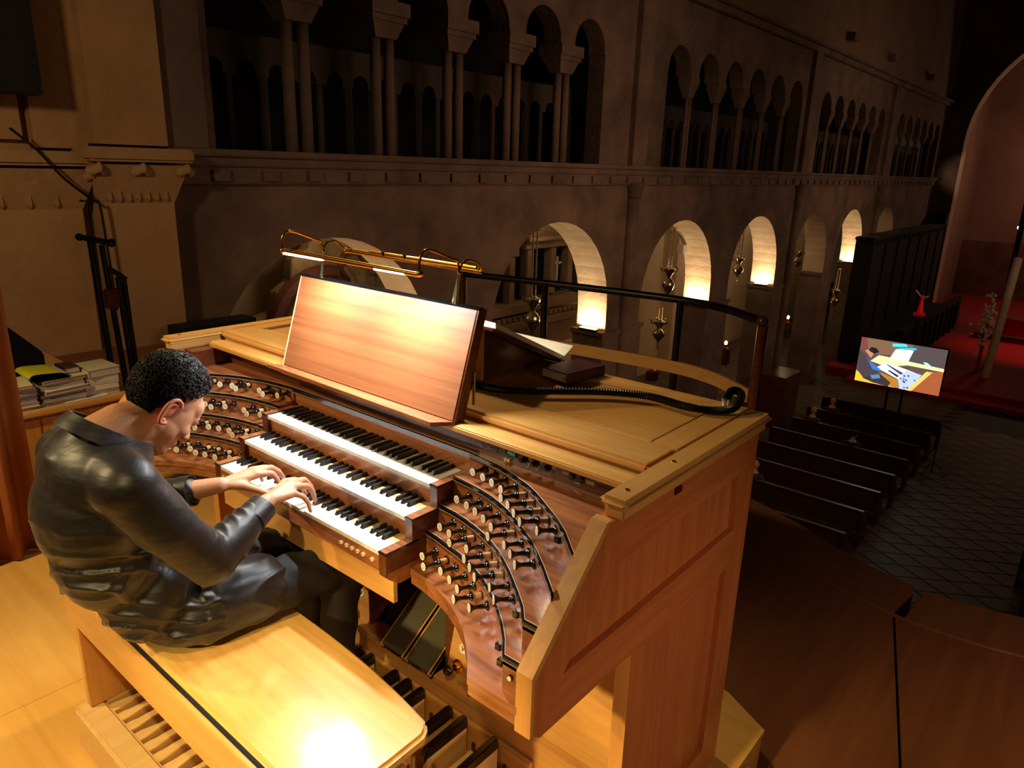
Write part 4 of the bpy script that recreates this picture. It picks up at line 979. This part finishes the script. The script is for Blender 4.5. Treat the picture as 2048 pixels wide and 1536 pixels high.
# folded light stands
st = empty('folded_stand', (-3.6,.92,FZ), 'black folded metal stands leaning upright against the pilaster', 'stand')
for a,b,r_ in (((-3.6,.83,1.31),(-3.6,.86,.30),.022),((-3.6,.90,1.28),(-3.6,.94,.30),.020),((-3.6,.98,1.05),(-3.6,1.00,.30),.022),((-3.6,1.02,1.02),(-3.6,1.03,.30),.018)):
    MB().tube([a,b,(a[0],b[1]+.01,FZ)], r_, 10).build('pole', BLM, st, smooth=True)
MB().tube([(-3.6,.77,1.34),(-3.6,.96,1.29)], .020, 10).build('crossbar', BLM, st, smooth=True); MB().ball((-3.6,.965,1.29), .03, 12).build('knob', BLM, st, smooth=True); MB().ball((-3.6,.765,1.34), .026, 12).build('knob', BLM, st, smooth=True)
MB().tube([(-3.6,.915,1.12),(-3.6,.97,1.08),(-3.6,1.03,1.03)], .018, 10).build('crossbar', BLM, st, smooth=True)
MB().tube([(-3.6,.80,1.58),(-3.6,.85,1.57),(-3.6,.85,1.31)], .008, 8).build('rod', BLM, st, smooth=True)
MB().box(-3.59,-3.56,.86,.96,.84,.98).build('red_clamp', plain('red_brown',(120,44,30),.5), st, bevel=.01)
o = MB().tube(spline([(-6.80,1.40,2.10),(-6.80,1.61,1.90),(-6.75,1.80,1.63),(-6.75,2.06,1.40),(-6.75,2.11,1.37),(-6.75,2.13,1.0),(-6.75,2.15,.2)],4), .014, 8).build('cable', BLM, smooth=True); tag(o, 'dark cable running down over the lit pilasters', 'cable')

# ================================================================== GALLERY RAIL
rl_ = empty('gallery_railing', (-.3,2.95,GZ), 'curved black tubular handrail with pale wooden band behind the console', 'railing')
rp = [(-1.93,2.79,1.1),(-1.6,2.86,1.1),(-1.27,2.92,1.1),(-.855,2.99,1.1),(-.28,3.05,1.1),(.05,2.98,1.1),(.349,2.79,1.1)]
rs = spline(rp, 10)
MB().tube(rs, .024, 14).build('handrail', BLM, rl_, smooth=True)
MB().tube([(-1.95,2.785,GZ),(-1.95,2.785,1.09)], .028, 14).build('newel_post', WL, rl_, smooth=True); MB().ball((-1.95,2.785,1.10), .032, 14).build('ball_finial', WL, rl_, smooth=True)
for x,y in ((-1.27,2.92),(-.28,3.05)): MB().tube([(x,y,GZ),(x,y,1.09)], .024, 14).build('post', BLM, rl_, smooth=True)
MB().tube([(.37,2.775,GZ-.1),(.37,2.775,1.08)], .030, 14).build('newel_post', WL, rl_, smooth=True); MB().ball((.362,2.78,1.10), .034, 14).build('ball_finial', WL, rl_, smooth=True)
bd = [p for p in rs if p[0] > -3.4]
bb = MB(); vs = []; fs = []
for i,p_ in enumerate(bd):
    a = bd[max(i-1,0)]; b = bd[min(i+1,len(bd)-1)]; t = Vector((b.x-a.x,b.y-a.y,0)).normalized(); nn = Vector((t.y,-t.x,0))
    for dd,z in ((.0,.622),(.0,.702),(-.022,.702),(-.022,.622)): vs.append((p_.x+nn.x*(.028+dd), p_.y+nn.y*(.028+dd), z))
for i in range(len(bd)-1):
    for k in range(4): fs.append((i*4+k,i*4+(k+1)%4,(i+1)*4+(k+1)%4,(i+1)*4+k))
L_ = len(bd)-1; fs += [(0,1,2,3),(L_*4+3,L_*4+2,L_*4+1,L_*4)]
bb.add(vs, fs).build('wooden_band', MX, rl_)

# ================================================================== CHURCH
# uplights on the imposts
def uplight(y, on, label, power=26):
    t = empty('uplight', (WXN-.42,y-.16,-1.8), label, 'uplight', 'uplights on the impost ledges')
    MB().box(WXN-.62,WXN-.14,y-.22,y-.05,-1.8,-1.755).build('housing', BLM, t, bevel=.005)
    MB().box(WXN-.60,WXN-.16,y-.20,y-.07,-1.754,-1.748).build('lens', plain('lens_glow_%d'%int(y), (255,240,200), .4, emit=(255,222,160), es=(14 if on else .0)), t)
    if on: light('AREA', 'uplight_lamp', (WXN-.40,y-.17,-1.74), power, (1,.74,.44), (WXN-.36,y-.02,0.2), size=.5, size_y=.1)
edges2 = [c+R for c,R,z in arches]
for i,(on,lab) in enumerate(((0,'unlit uplight in the first arch, hidden behind the music desk'),(1,'brightest uplight, in the second arch behind the handrail'),(1,'uplight in the third arch, half hidden by the black handrail'),(1,'uplight in the fourth arch beside a small candle light'),(0,None),(1,'wide glowing uplight on the ledge of the sixth arch, above the screen'),(0,None))):
    if lab: uplight(edges2[i], on, lab, (0,34,34,30,0,30,0)[i])
light('AREA', 'uplight_lamp', (WXN-.4,5.8,-1.9), 30, (1,.7,.4), (WXN-.3,7.5,-.2), size=.4)
light('POINT', 'uplight_lamp', (WXN-1.0,29.4,-2.4), 10, (1,.7,.4), size=.1)
# aisle lamps (they light the plaster seen through the arches)
for y,pw in ((7.5,26),(15.5,20),(21.5,60),(27.5,70),(34,50),(41,40)):
    light('POINT', 'aisle_lamp', (-10.4,y,.4), pw, (1,.72,.44), size=.2)
# wash of the nave wall
light('AREA', 'nave_wash', (4,10,3.0), 165, (1,.58,.34), (WXN,12,0), size=6, size_y=6, spread=105)
light('AREA', 'nave_wash', (4,28,3.0), 105, (1,.60,.36), (WXN,30,1), size=6, size_y=6, spread=105)
light('SPOT', 'vault_spot', (-2,42,2), 420, (1,.74,.50), (-6.2,47.8,2.2), size=.2, spot=22, blend=.6)
light('SPOT', 'choir_red', (1.0,40,2.0), 1150, (1,.06,.04), (-.4,41,-6), size=.3, spot=60, blend=.9)
light('POINT', 'choir_red_far', (-2.2,49,-5.0), 25, (1,.05,.03), size=.3)
light('POINT', 'apse_warm', (0,54,3), 480, (1,.60,.40), size=.8)

def lathe_thing(prof, loc, name, mat, parent): return MB().lathe(prof, loc, seg=14).build(name, mat, parent, smooth=True)
def sanctuary_lamp(x, y, ztop, z1, zb, label, sc=1.0, below=None):
    t = empty('sanctuary_lamp', (x,y,zb), label, 'hanging lamp', 'silver lamps hanging in the arches')
    MB().tube([(x,y-.18,ztop),(x,y+.18,ztop)], .02, 8).build('hook_bar', BRS, t, smooth=True)
    for dx in (-.05,.05):
        pts = [(x+dx, y, ztop-(ztop-z1)*k/40) for k in range(41)]
        MB().tube(pts, [.012 if k%2 else .024 for k in range(41)], 6).build('chain', SIL, t, smooth=True)
    h = z1-zb
    lathe_thing([(.02,0),(.10,-.06),(.13,-.02),(.16,.03),(.10,-.12),(.05,-.20),(.12,-.30),(.17,-.40),(.16,-.50),(.08,-.62),(.03,-.70),(.015,-.78)][::-1] if False else [(.015,-.80*sc),(.03,-.72*sc),(.10,-.62*sc),(.17,-.50*sc),(.17,-.40*sc),(.12,-.33*sc),(.05,-.26*sc),(.09,-.16*sc),(.15,-.08*sc),(.17,.0),(.10,.03),(.02,.06)], (x,y,z1), 'body', SIL, t)
    for k in range(5):
        a = k*1.257; MB().tube(spline([(x+.1*math.cos(a),y+.1*math.sin(a),z1-.08),(x+.22*math.cos(a),y+.22*math.sin(a),z1-.05),(x+.22*math.cos(a),y+.22*math.sin(a),z1+.05)],4), .018, 6).build('arm', SIL, t, smooth=True)
    MB().tube([(x,y,z1-.8*sc),(x,y,zb)], .018, 6).build('tail', SIL, t, smooth=True)
sanctuary_lamp(-7.6,10.82,.64,-.80,-2.0,'ornate silver lamp on a chain in the second arch, left of a rail post')
sanctuary_lamp(-7.6,16.82,.42,-.66,-1.6,'silver lamp on a chain in the third arch, upper of the pair there')
sanctuary_lamp(-7.62,16.55,-1.7,-2.1,-2.9,'silver lamp in the third arch, lower of the pair there',.8)
sanctuary_lamp(-7.6,21.46,.1,-.72,-1.5,'silver lamp hanging in the fourth arch, beside its bright uplight',.8)
sanctuary_lamp(-7.6,27.0,.2,-.9,-1.8,'silver lamp hanging in the dim fifth arch',.8)
sanctuary_lamp(-7.3,31.5,-1.9,-2.8,-4.2,'silver lamp against the pier left of the screen',1.0)
# candles / lanterns
def candle(x, y, z, label, h=.5, pw=3):
    t = empty('lantern', (x,y,z-h), label, 'lantern', 'small bright lanterns in the aisle')
    MB().box(x-.16,x+.16,y-.16,y+.16,z-h,z-.18).build('pedestal', WL, t, bevel=.02)
    lathe_thing([(.10,-.18),(.12,-.16),(.05,-.10),(.09,-.06),(.09,.0)], (x,y,z), 'bowl', BRS, t)
    MB().ball((x,y,z+.06), (.055,.055,.08), 12).build('flame', plain('flame_%d'%int(abs(y*10)), (255,220,150), .5, emit=(255,205,130), es=30), t, smooth=True)
    light('POINT', 'lantern_lamp', (x,y,z+.25), pw, (1,.68,.36), size=.06)
candle(-9.2,19.32,-4.22,'bright lantern low in the third arch, right of the lower silver lamp')
candle(-9.2,25.0,-4.45,'bright lantern on a dark stand in the fourth arch',.8)
candle(-9.2,31.6,-4.35,'bright lantern in the fifth arch, left of a pier')
candle(-7.95,20.75,-1.62,'small candle light on the ledge beside the fourth-arch uplight',.18,1)
# altar seen through the second arch
al = empty('side_altar', (-11.6,15.5,-6.4), 'stone side altar with columns, seen through the second arch', 'altar')
AX = -11.7
def ab(nm, x0,x1,y0,y1,z0,z1, m_=ALT, bev=.02): return MB().box(x0,x1,y0,y1,z0,z1).build(nm, m_, al, bevel=bev)
ab('entablature', AX-.5,AX+.25,15.3,19.0,-.42,-.18); ab('entablature', AX-.5,AX+.45,15.2,19.1,-.18,-.05); ab('entablature', AX-.5,AX+.1,12.6,15.2,-.62,-.36)
for y in (15.45,16.6,17.5): ab('column', AX-.1,AX+.18,y,y+.28,-1.85,-.42)
for y in (13.6,14.7): ab('column', AX-.1,AX+.15,y,y+.26,-2.0,-.62)
ab('niche', AX-.4,AX-.3,12.6,19,-2.2,-.3,DARKV,0); ab('ledge', AX-.5,AX+.5,12.4,18.0,-2.2,-1.95); ab('ledge', AX-.5,AX+.7,12.2,18.2,-2.6,-2.4)
for k in range(24): MB().box(AX+.5,AX+.62,12.5+k*.24,12.62+k*.24,-2.36,-2.24).build('dentil', ALT, al)
ab('plinth', AX-.5,AX+.4,12.4,18.0,-3.4,-2.6); ab('table', AX-.4,AX+.9,13,17.4,-5.4,-5.2); ab('front', AX-.4,AX+.7,13.1,17.3,-6.4,-5.4)
MB().box(AX+.05,AX+.09,17.05,17.11,-1.5,-.75).box(AX+.05,AX+.09,16.88,17.28,-.98,-.92).build('crucifix', PAPR, al)
MB().prism([(15.4,-.05),(18.9,-.05),(17.2,.75)], AX-.3, AX+.2, 'x').build('pediment', ALT, al)
# carved scrolled surround seen through the first arch
ca = empty('carved_surround', (-11.5,8,-3.2), 'carved volute surround of cream and red marble seen through the first arch', 'carving')
REDM = stone('red_marble', (104,56,42), (78,40,30), 2, .5); CREM = stone('cream_marble', (160,136,92), (104,84,54), 2.2, .6, .8)
pts = [(6.0,-3.4),(6.0,-1.9),(6.35,-1.55),(6.35,-1.25),(6.9,-1.15),(7.0,-.75),(7.35,-.55),(7.4,-.1),(7.8,.1),(8.0,.55),(8.5,.9),(12.2,.9),(12.2,-3.4)]
MB().prism(pts, -11.6, -11.3, 'x').build('slab', CREM, ca, bevel=.02)
for (cy_,cz_,r1,a0,a1,th) in ((8.1,-1.7,1.25,1.3,3.5,.20),(7.75,-1.5,.42,0.2,5.2,.07),(8.9,-.3,.30,0,4.5,.07)):
    MB().tube([(-11.25,cy_+r1*math.cos(a0+(a1-a0)*k/24),cz_+r1*math.sin(a0+(a1-a0)*k/24)) for k in range(25)], th, 8).build('volute', REDM, ca, smooth=True)
for a,b in (((7.3,-1.9),(7.75,-2.7)),((7.9,-.9),(8.1,-1.5)),((8.6,-.3),(8.9,-.9))): MB().tube([(-11.25,a[0],a[1]),(-11.2,(a[0]+b[0])/2+.1,(a[1]+b[1])/2),(-11.25,b[0],b[1])], .06, 8).build('foliage', CREM, ca, smooth=True)
MB().box(-11.3,-11.05,9.0,9.2,-2.4,-.9).build('panel', REDM, ca, bevel=.02)
MB().box(-11.3,-11.0,9.6,10.1,-2.8,-.4).build('pilaster', CREM, ca, bevel=.02); MB().box(-11.3,-10.95,9.4,10.3,-.55,-.35).build('cornice', CREM, ca, bevel=.02); MB().box(-11.2,-11.0,10.35,10.9,-2.8,-.6).build('panel', REDM, ca)
o = MB().box(-12.65,-11.9,21.45,22.9,-1.62,-1.42).box(-12.65,-12.05,21.45,22.7,-1.80,-1.62).build('stone_bracket', STA, bevel=.03); tag(o, 'pale moulded stone bracket on the aisle wall in the third arch', 'bracket')
o = MB().box(-8.05,-7.85,18.0,18.28,-.35,-.12).build('wall_speaker', PAPR, bevel=.01); tag(o, 'small white box fixed at the edge of the third arch', 'speaker')
# choir organ case, stalls, screen wall
ch = empty('choir_case', (-6.2,42,CZ), 'huge black choir case with cornice at the far end of the nave', 'organ case')
MB().box(WXN+.25,-6.3,31.9,46.9,CZ+1.8,-.65).build('case_body', DARKV, ch); MB().box(WXN+.25,-6.15,31.7,46.9,-.65,-.5).build('cornice', DARKV, ch, bevel=.03)
for k in range(28): MB().box(-6.3,-6.2,32+k*.52,32.2+k*.52,-.82,-.66).build('dentil', DARKV, ch)
for k in range(7): MB().box(-6.3,-6.24,32+k*2.2,32.15+k*2.2,CZ+1.8,-.84).build('post', DARKV, ch)
MB().box(WXN+.25,-6.3,31.9,46.9,CZ+.405,CZ+1.8).build('case_base', DARKV, ch)
MB().prism([(46.2,-.5),(46.9,-.5),(46.9,.1),(46.4,.1)], -6.6, -6.2, 'x').build('crest', DARKV, ch)
for i,(x,lab) in enumerate(((-5.6,'dark carved choir stalls along the left side of the red choir'),)):
    s_ = empty('choir_stalls', (x,37,CZ), lab, 'stalls')
    MB().box(-6.1,-4.6,32.5,46,-6.0,-4.9).build('stall_block', DARKV, s_); MB().box(-4.9,-4.6,32.5,46,-4.9,-4.3).build('stall_back', DARKV, s_, bevel=.02)
    for k in range(10): MB().box(-4.6,-4.5,32.8+k*1.3,33.0+k*1.3,-6.0,-4.5).build('stall_end', DARKV, s_)
o = MB().box(-3.0,.6,44,45,-6.0,-5.55).box(-2.6,.2,44.2,44.9,-5.55,-5.0).build('altar_table', [RED]); tag(o, 'low altar table bathed in red light in the choir', 'altar')
o = MB().box(-3.4,1.2,42.8,43.2,-6.0,-5.72).build('altar_step', DW); tag(o, 'dark step in front of the red-lit altar', 'step')
PLR = stone('pale_column', (214,200,170),(190,172,140),1)
o = MB().tube([(-1.55,34,-6.0),(-1.35,34,-1.0)], .16, 14).build('paschal_column', PLR, smooth=True); tag(o, 'pale slanting column at the right edge above the red choir', 'column')
o = MB().box(-1.85,-1.65,36.8,37,-6.0,2.6).build('dark_post', DARKV); tag(o, 'dark upright post beside the pale column in the choir', 'post')
fl = empty('flower_stand', (-2.0,35,-6.0), 'tall stand of pale flowers in front of the choir', 'flowers')
MB().tube([(-2.0,35,-6.0),(-2.0,35,-3.6)], .07, 8).build('stand', BRS, fl, smooth=True)
fm = MB(); rnd = random.Random(2)
for k in range(150): fm.ball((-2.0+rnd.gauss(0,.16),35+rnd.gauss(0,.16),-3.9+rnd.gauss(0,.5)), rnd.uniform(.04,.09), 6)
fo = fm.build('blossoms', PAPW, fl); fo['kind'] = 'stuff'
rs_ = empty('red_statue', (-4.0,31.6,-6.0), 'small statue lit bright red against the black choir case', 'statue')
RGL = plain('red_lit', (220,40,40), .5)
MB().chain if False else None
MB().tube([(-4.0,31.6,-3.3),(-4.0,31.6,-2.72)], [.13,.05], 10).build('figure', RGL, rs_, smooth=True); MB().ball((-4.0,31.6,-2.64), .07, 10).build('head', RGL, rs_, smooth=True); MB().tube([(-4.28,31.6,-2.42),(-4.0,31.6,-2.72),(-3.8,31.6,-2.6)], .03, 8).build('arms', PAPR, rs_, smooth=True)
MB().box(-4.2,-3.8,31.45,31.75,-3.42,-3.3).build('plinth', RGL, rs_); MB().box(-4.12,-3.88,31.48,31.72,-6.0,-3.42).build('pedestal', DARKV, rs_); light('POINT', 'statue_red', (-3.8,31.0,-3.0), 2.5, (1,.05,.05), size=.1)
o = MB().ball((-2.75,46.5,-.45), .09, 10).build('wall_lamp', plain('lamp_white',(255,255,235),.5,emit=(255,250,220),es=10), smooth=True); tag(o, 'tiny bright lamp high on the apse wall at the right', 'lamp')

# video screen on its stand, showing the organist at the console
tv = empty('video_screen', (-2.55,22.1,CZ), 'big video screen on a stand showing the organist at the console', 'screen')
A = Vector((-3.68,22,-2.77)); Bv = Vector((-1.38,22,-2.60)); D_ = Vector((-3.68,22,-4.10)); 
W_ = 2.30; H_ = 1.36; ox, oz = -3.70, -4.09
MB().box(ox-.03,ox+W_+.03,22.0,22.07,oz-.03,oz+H_+.03).build('bezel', DARKV, tv)
def emi(nm, c, e=1.0):
    m = bpy.data.materials.new(nm); m.use_nodes = True; b = m.node_tree.nodes['Principled BSDF']; b.inputs['Base Color'].default_value = (0,0,0,1); b.inputs['Roughness'].default_value = .3
    b.inputs['Emission Color'].default_value = S(c); b.inputs['Emission Strength'].default_value = e; return m
lay = [0]
def sp_(nm, c, pts, e=1.0):
    lay[0] += 1; y = 21.999 - lay[0]*.0012
    MB().prism([(ox+u*W_, oz+(1-v)*H_) for u,v in pts], y-.0006, y, 'y').build(nm, emi('screen_'+nm+str(lay[0]), c, e), scr_)
scr_ = MB().box(ox,ox+W_,21.9988,22.0,oz,oz+H_).build('picture', emi('screen_ground', (110,88,80), 1.0), tv)
def tvp(px, py):   # fractions of the picture measured from the zoom
    # picture corners in that zoom: TL(375,135) TR(1895,300) BR(1740,1040) BL(210,870)
    x = (px - 375 + (py-135)*.2245)/(1520); y = (py-135-(px-375)*.1085)/(735+ .0*px)
    return (min(max(x,0),1), min(max(y,0),1))
def T(*q): return [tvp(a,b) for a,b in q]
sp_('wall', (150,110,84), T((480,140),(1300,240),(1270,420),(480,400))); sp_('backdrop', (98,86,86), T((1290,240),(1890,300),(1830,600),(1200,500)))
sp_('curtain', (150,80,70), T((380,130),(480,140),(440,360),(340,330))); sp_('casework', (190,104,62), T((1500,640),(1820,640),(1740,1035),(1240,975)))
sp_('bench', (250,200,60), T((250,680),(420,800),(950,930),(930,965),(210,870)), 1.2); sp_('cabinet', (235,232,170), T((520,520),(680,420),(1220,500),(1830,590),(1820,640),(1180,560),(800,600)), 1.3)
sp_('knees', (210,140,50), T((680,690),(1010,800),(1010,960),(830,900))); sp_('keys', (235,250,255), T((620,620),(830,530),(1400,700),(1010,790)), 1.6)
sp_('gap', (80,80,110), T((800,560),(830,560),(1110,690),(1060,720))); sp_('gap', (60,60,90), T((830,660),(860,650),(1040,740),(990,760)))
sp_('knob_field', (190,205,240), T((1010,790),(1160,640),(1420,700),(1180,970),(1020,965)), 1.3)
rnd = random.Random(4)
for k in range(16):
    a, b = rnd.uniform(1040,1330), rnd.uniform(690,920)
    if a < 1400-(b-690)*.7: sp_('knob', rnd.choice(((70,80,120),(120,70,90),(90,140,210))), T((a,b),(a+34,b+8),(a+26,b+34),(a-6,b+22)))
sp_('cheek', (250,205,110), T((1500,640),(1600,650),(1230,990),(1150,975)), 1.3)
sp_('music_desk', (255,252,235), T((985,310),(1295,320),(1180,525),(880,450)), 1.6); sp_('desk_lamp', (60,200,255), T((930,225),(1160,225),(1190,265),(930,270)), 2.0); sp_('desk_lamp', (30,190,240), T((1050,290),(1340,280),(1340,310),(1000,315)), 1.6)
sp_('shirt', (86,74,80), T((330,350),(450,420),(560,610),(700,680),(560,760),(400,820),(280,680))); sp_('trousers', (70,60,66), T((370,800),(700,720),(880,850),(830,920),(560,870))); sp_('shirt_sheen', (60,130,230), T((440,430),(500,520),(700,640),(700,680),(560,650)), 1.1); sp_('shirt_sheen', (110,150,200), T((520,750),(680,730),(700,790),(540,810)))
sp_('neck', (230,150,120), T((430,350),(500,330),(600,380),(540,470))); sp_('head', (40,36,44), T((500,330),(560,290),(650,310),(690,370),(600,400),(520,360)))
sp_('book', (190,240,220), T((1450,490),(1520,500),(1610,570),(1490,545)), 1.2)
MB().tube([(-2.75,22.1,CZ),(-2.75,22.1,-4.0)], .035, 10).build('stand_pole', BLM, tv, smooth=True); MB().tube([(-2.35,22.1,CZ),(-2.35,22.1,-4.0)], .035, 10).build('stand_pole', BLM, tv, smooth=True)
MB().box(-3.1,-2.0,21.7,22.5,CZ,CZ+.05).build('stand_foot', BLM, tv, bevel=.01)
light('AREA', 'screen_glow', (-2.55,21.9,-3.4), 9, (.75,.85,1), (-2.4,15,-5.6), size=2.2, size_y=1.3)

# pews
def pew(x0, x1, y, label):
    t = empty('pew', ((x0+x1)/2,y,CZ), label, 'pew', 'dark pews in the nave')
    MB().box(x0,x1,y,y+.42,CZ+.42,CZ+.46).build('seat', DW, t, bevel=.006)
    MB().box(x0,x1,y-.06,y-.02,CZ+.40,CZ+.90).build('backrest', DW, t, bevel=.006); MB().box(x0,x1,y-.10,y+.01,CZ+.90,CZ+.94).build('top_rail', DW, t, bevel=.01)
    for x in (x0,x1-.05): MB().prism([(y-.1,CZ),(y-.1,CZ+.92),(y+.02,CZ+.92),(y+.46,CZ+.5),(y+.46,CZ)], x, x+.05, 'x').build('end_panel', DW, t, bevel=.006)
    return t
ords = ['front','second','third','fourth','fifth','sixth','seventh','eighth','ninth']
ys_ = [24.3,22.75,21.3,19.9,18.5,17.1,15.7,14.3,12.9]
for i,y in enumerate(ys_): pew(-5.15 if i<3 else -5.3, -1.5, y, 'dark wooden pew left of the aisle, %s row from the choir' % ords[i])
for i,y in enumerate((21.0,19.4,17.8,16.2,14.6)): pew(1.5 if y > 16 else 1.7, 4.6, y, 'dark wooden pew at the right edge beyond the tiled aisle, %s row from the choir' % ords[i])
COATS = [plain('coat_%s'%a, c, .8) for a,c in (('brown',(60,36,28)),('grey',(58,54,52)),('black',(20,18,18)))]
def spectator(x, y, k, label, hair_c):
    t = empty('person', (x,y+.12,CZ+.46), label, 'person')
    b_ = Body(); z = CZ+.46
    b_.chain([((x,y+.12,z+.12),.17),((x,y+.08,z+.34),.17),((x,y+.06,z+.50),.13)]).cone((x-.15,y+.06,z+.48),(x+.15,y+.06,z+.48),.085,.085).cone((x,y+.06,z+.5),(x,y+.08,z+.66),.06,.055)
    b_.ell((x,y+.10,z+.77),(.078,.098,.115)).ell((x,y+.20,z+.755),(.014,.02,.02)).cone((x-.09,y+.12,z+.08),(x-.1,y+.52,z+.08),.085,.065).cone((x+.09,y+.12,z+.08),(x+.1,y+.52,z+.08),.085,.065)
    b_.cone((x-.1,y+.52,z+.08),(x-.1,y+.55,CZ+.06),.06,.045).cone((x+.1,y+.52,z+.08),(x+.1,y+.55,CZ+.06),.06,.045)
    for q in (-1,1): b_.cone((x+q*.2,y+.06,z+.46),(x+q*.23,y+.14,z+.20),.06,.05).cone((x+q*.23,y+.14,z+.20),(x+q*.08,y+.38,z+.18),.048,.036).ell((x+q*.085,y+.11,z+.765),(.012,.022,.03))
    bo = b_.skin('body', SKIN, t, .016, 4)
    c_ = Body(); c_.chain([((x,y+.12,z+.12),.19),((x,y+.08,z+.34),.19),((x,y+.06,z+.46),.155)]).cone((x-.15,y+.06,z+.47),(x+.15,y+.06,z+.47),.10,.10)
    for q in (-1,1): c_.cone((x+q*.2,y+.06,z+.46),(x+q*.23,y+.14,z+.20),.075,.065).cone((x+q*.23,y+.14,z+.20),(x+q*.11,y+.33,z+.18),.06,.05).cone((x+q*.09,y+.14,z+.08),(x+q*.1,y+.53,z+.08),.10,.078).cone((x+q*.1,y+.53,z+.08),(x+q*.1,y+.55,CZ+.12),.075,.06)
    c_.skin('coat', COATS[k], bo, .018, 5)
    if hair_c: MB().ball((x,y+.085,z+.80),(.088,.104,.105),16).build('hair', HAIR, bo, smooth=True)
spectator(-4.45,22.85,0,'seated person in a brown coat with a bald head, second pew row',False)
spectator(-4.6,21.4,1,'seated person in a grey coat, third pew row',False)
spectator(-3.0,19.98,2,'seated dark-haired person in black, fourth pew row',True)
spectator(-4.2,15.8,1,'seated person in grey near the parapet, seventh pew row',False)
# microphone-like stand in the aisle
ms = empty('music_stand', (-1.18,21.97,CZ), 'thin black folding stand at the end of the front pews', 'stand')
MB().tube([(-1.18,21.97,CZ),(-1.18,21.97,CZ+1.5)], .018, 8).build('pole', BLM, ms, smooth=True); MB().tube([(-1.45,21.97,CZ+1.55),(-.85,21.97,CZ+1.42)], .018, 8).build('crossbar', BLM, ms, smooth=True)
for a in (0,2.1,4.2): MB().tube([(-1.18,21.97,CZ+.35),(-1.18+.4*math.cos(a),21.97+.4*math.sin(a),CZ+.01)], .014, 8).build('leg', BLM, ms, smooth=True)
# confessional-like dark box by the fourth pier, altar rail rope
o = MB().box(-6.9,-5.9,22.4,23.9,CZ,-4.6).build('dark_cabinet', WL, bevel=.02); tag(o, 'dark wooden cabinet against the pier, left of the pews', 'cabinet')
# coiled cable end near platform edge
o = MB().tube(spline([(1.19,.95,GZ+.004),(1.20,1.02,GZ+.03),(1.17,1.06,GZ+.12),(1.168,1.0,FZ-.02),(1.16,.93,FZ+.005)],6), .003, 6).build('white_cable', PAPR, smooth=True); tag(o, 'thin white cable at the edge of the platform behind the console', 'cable')
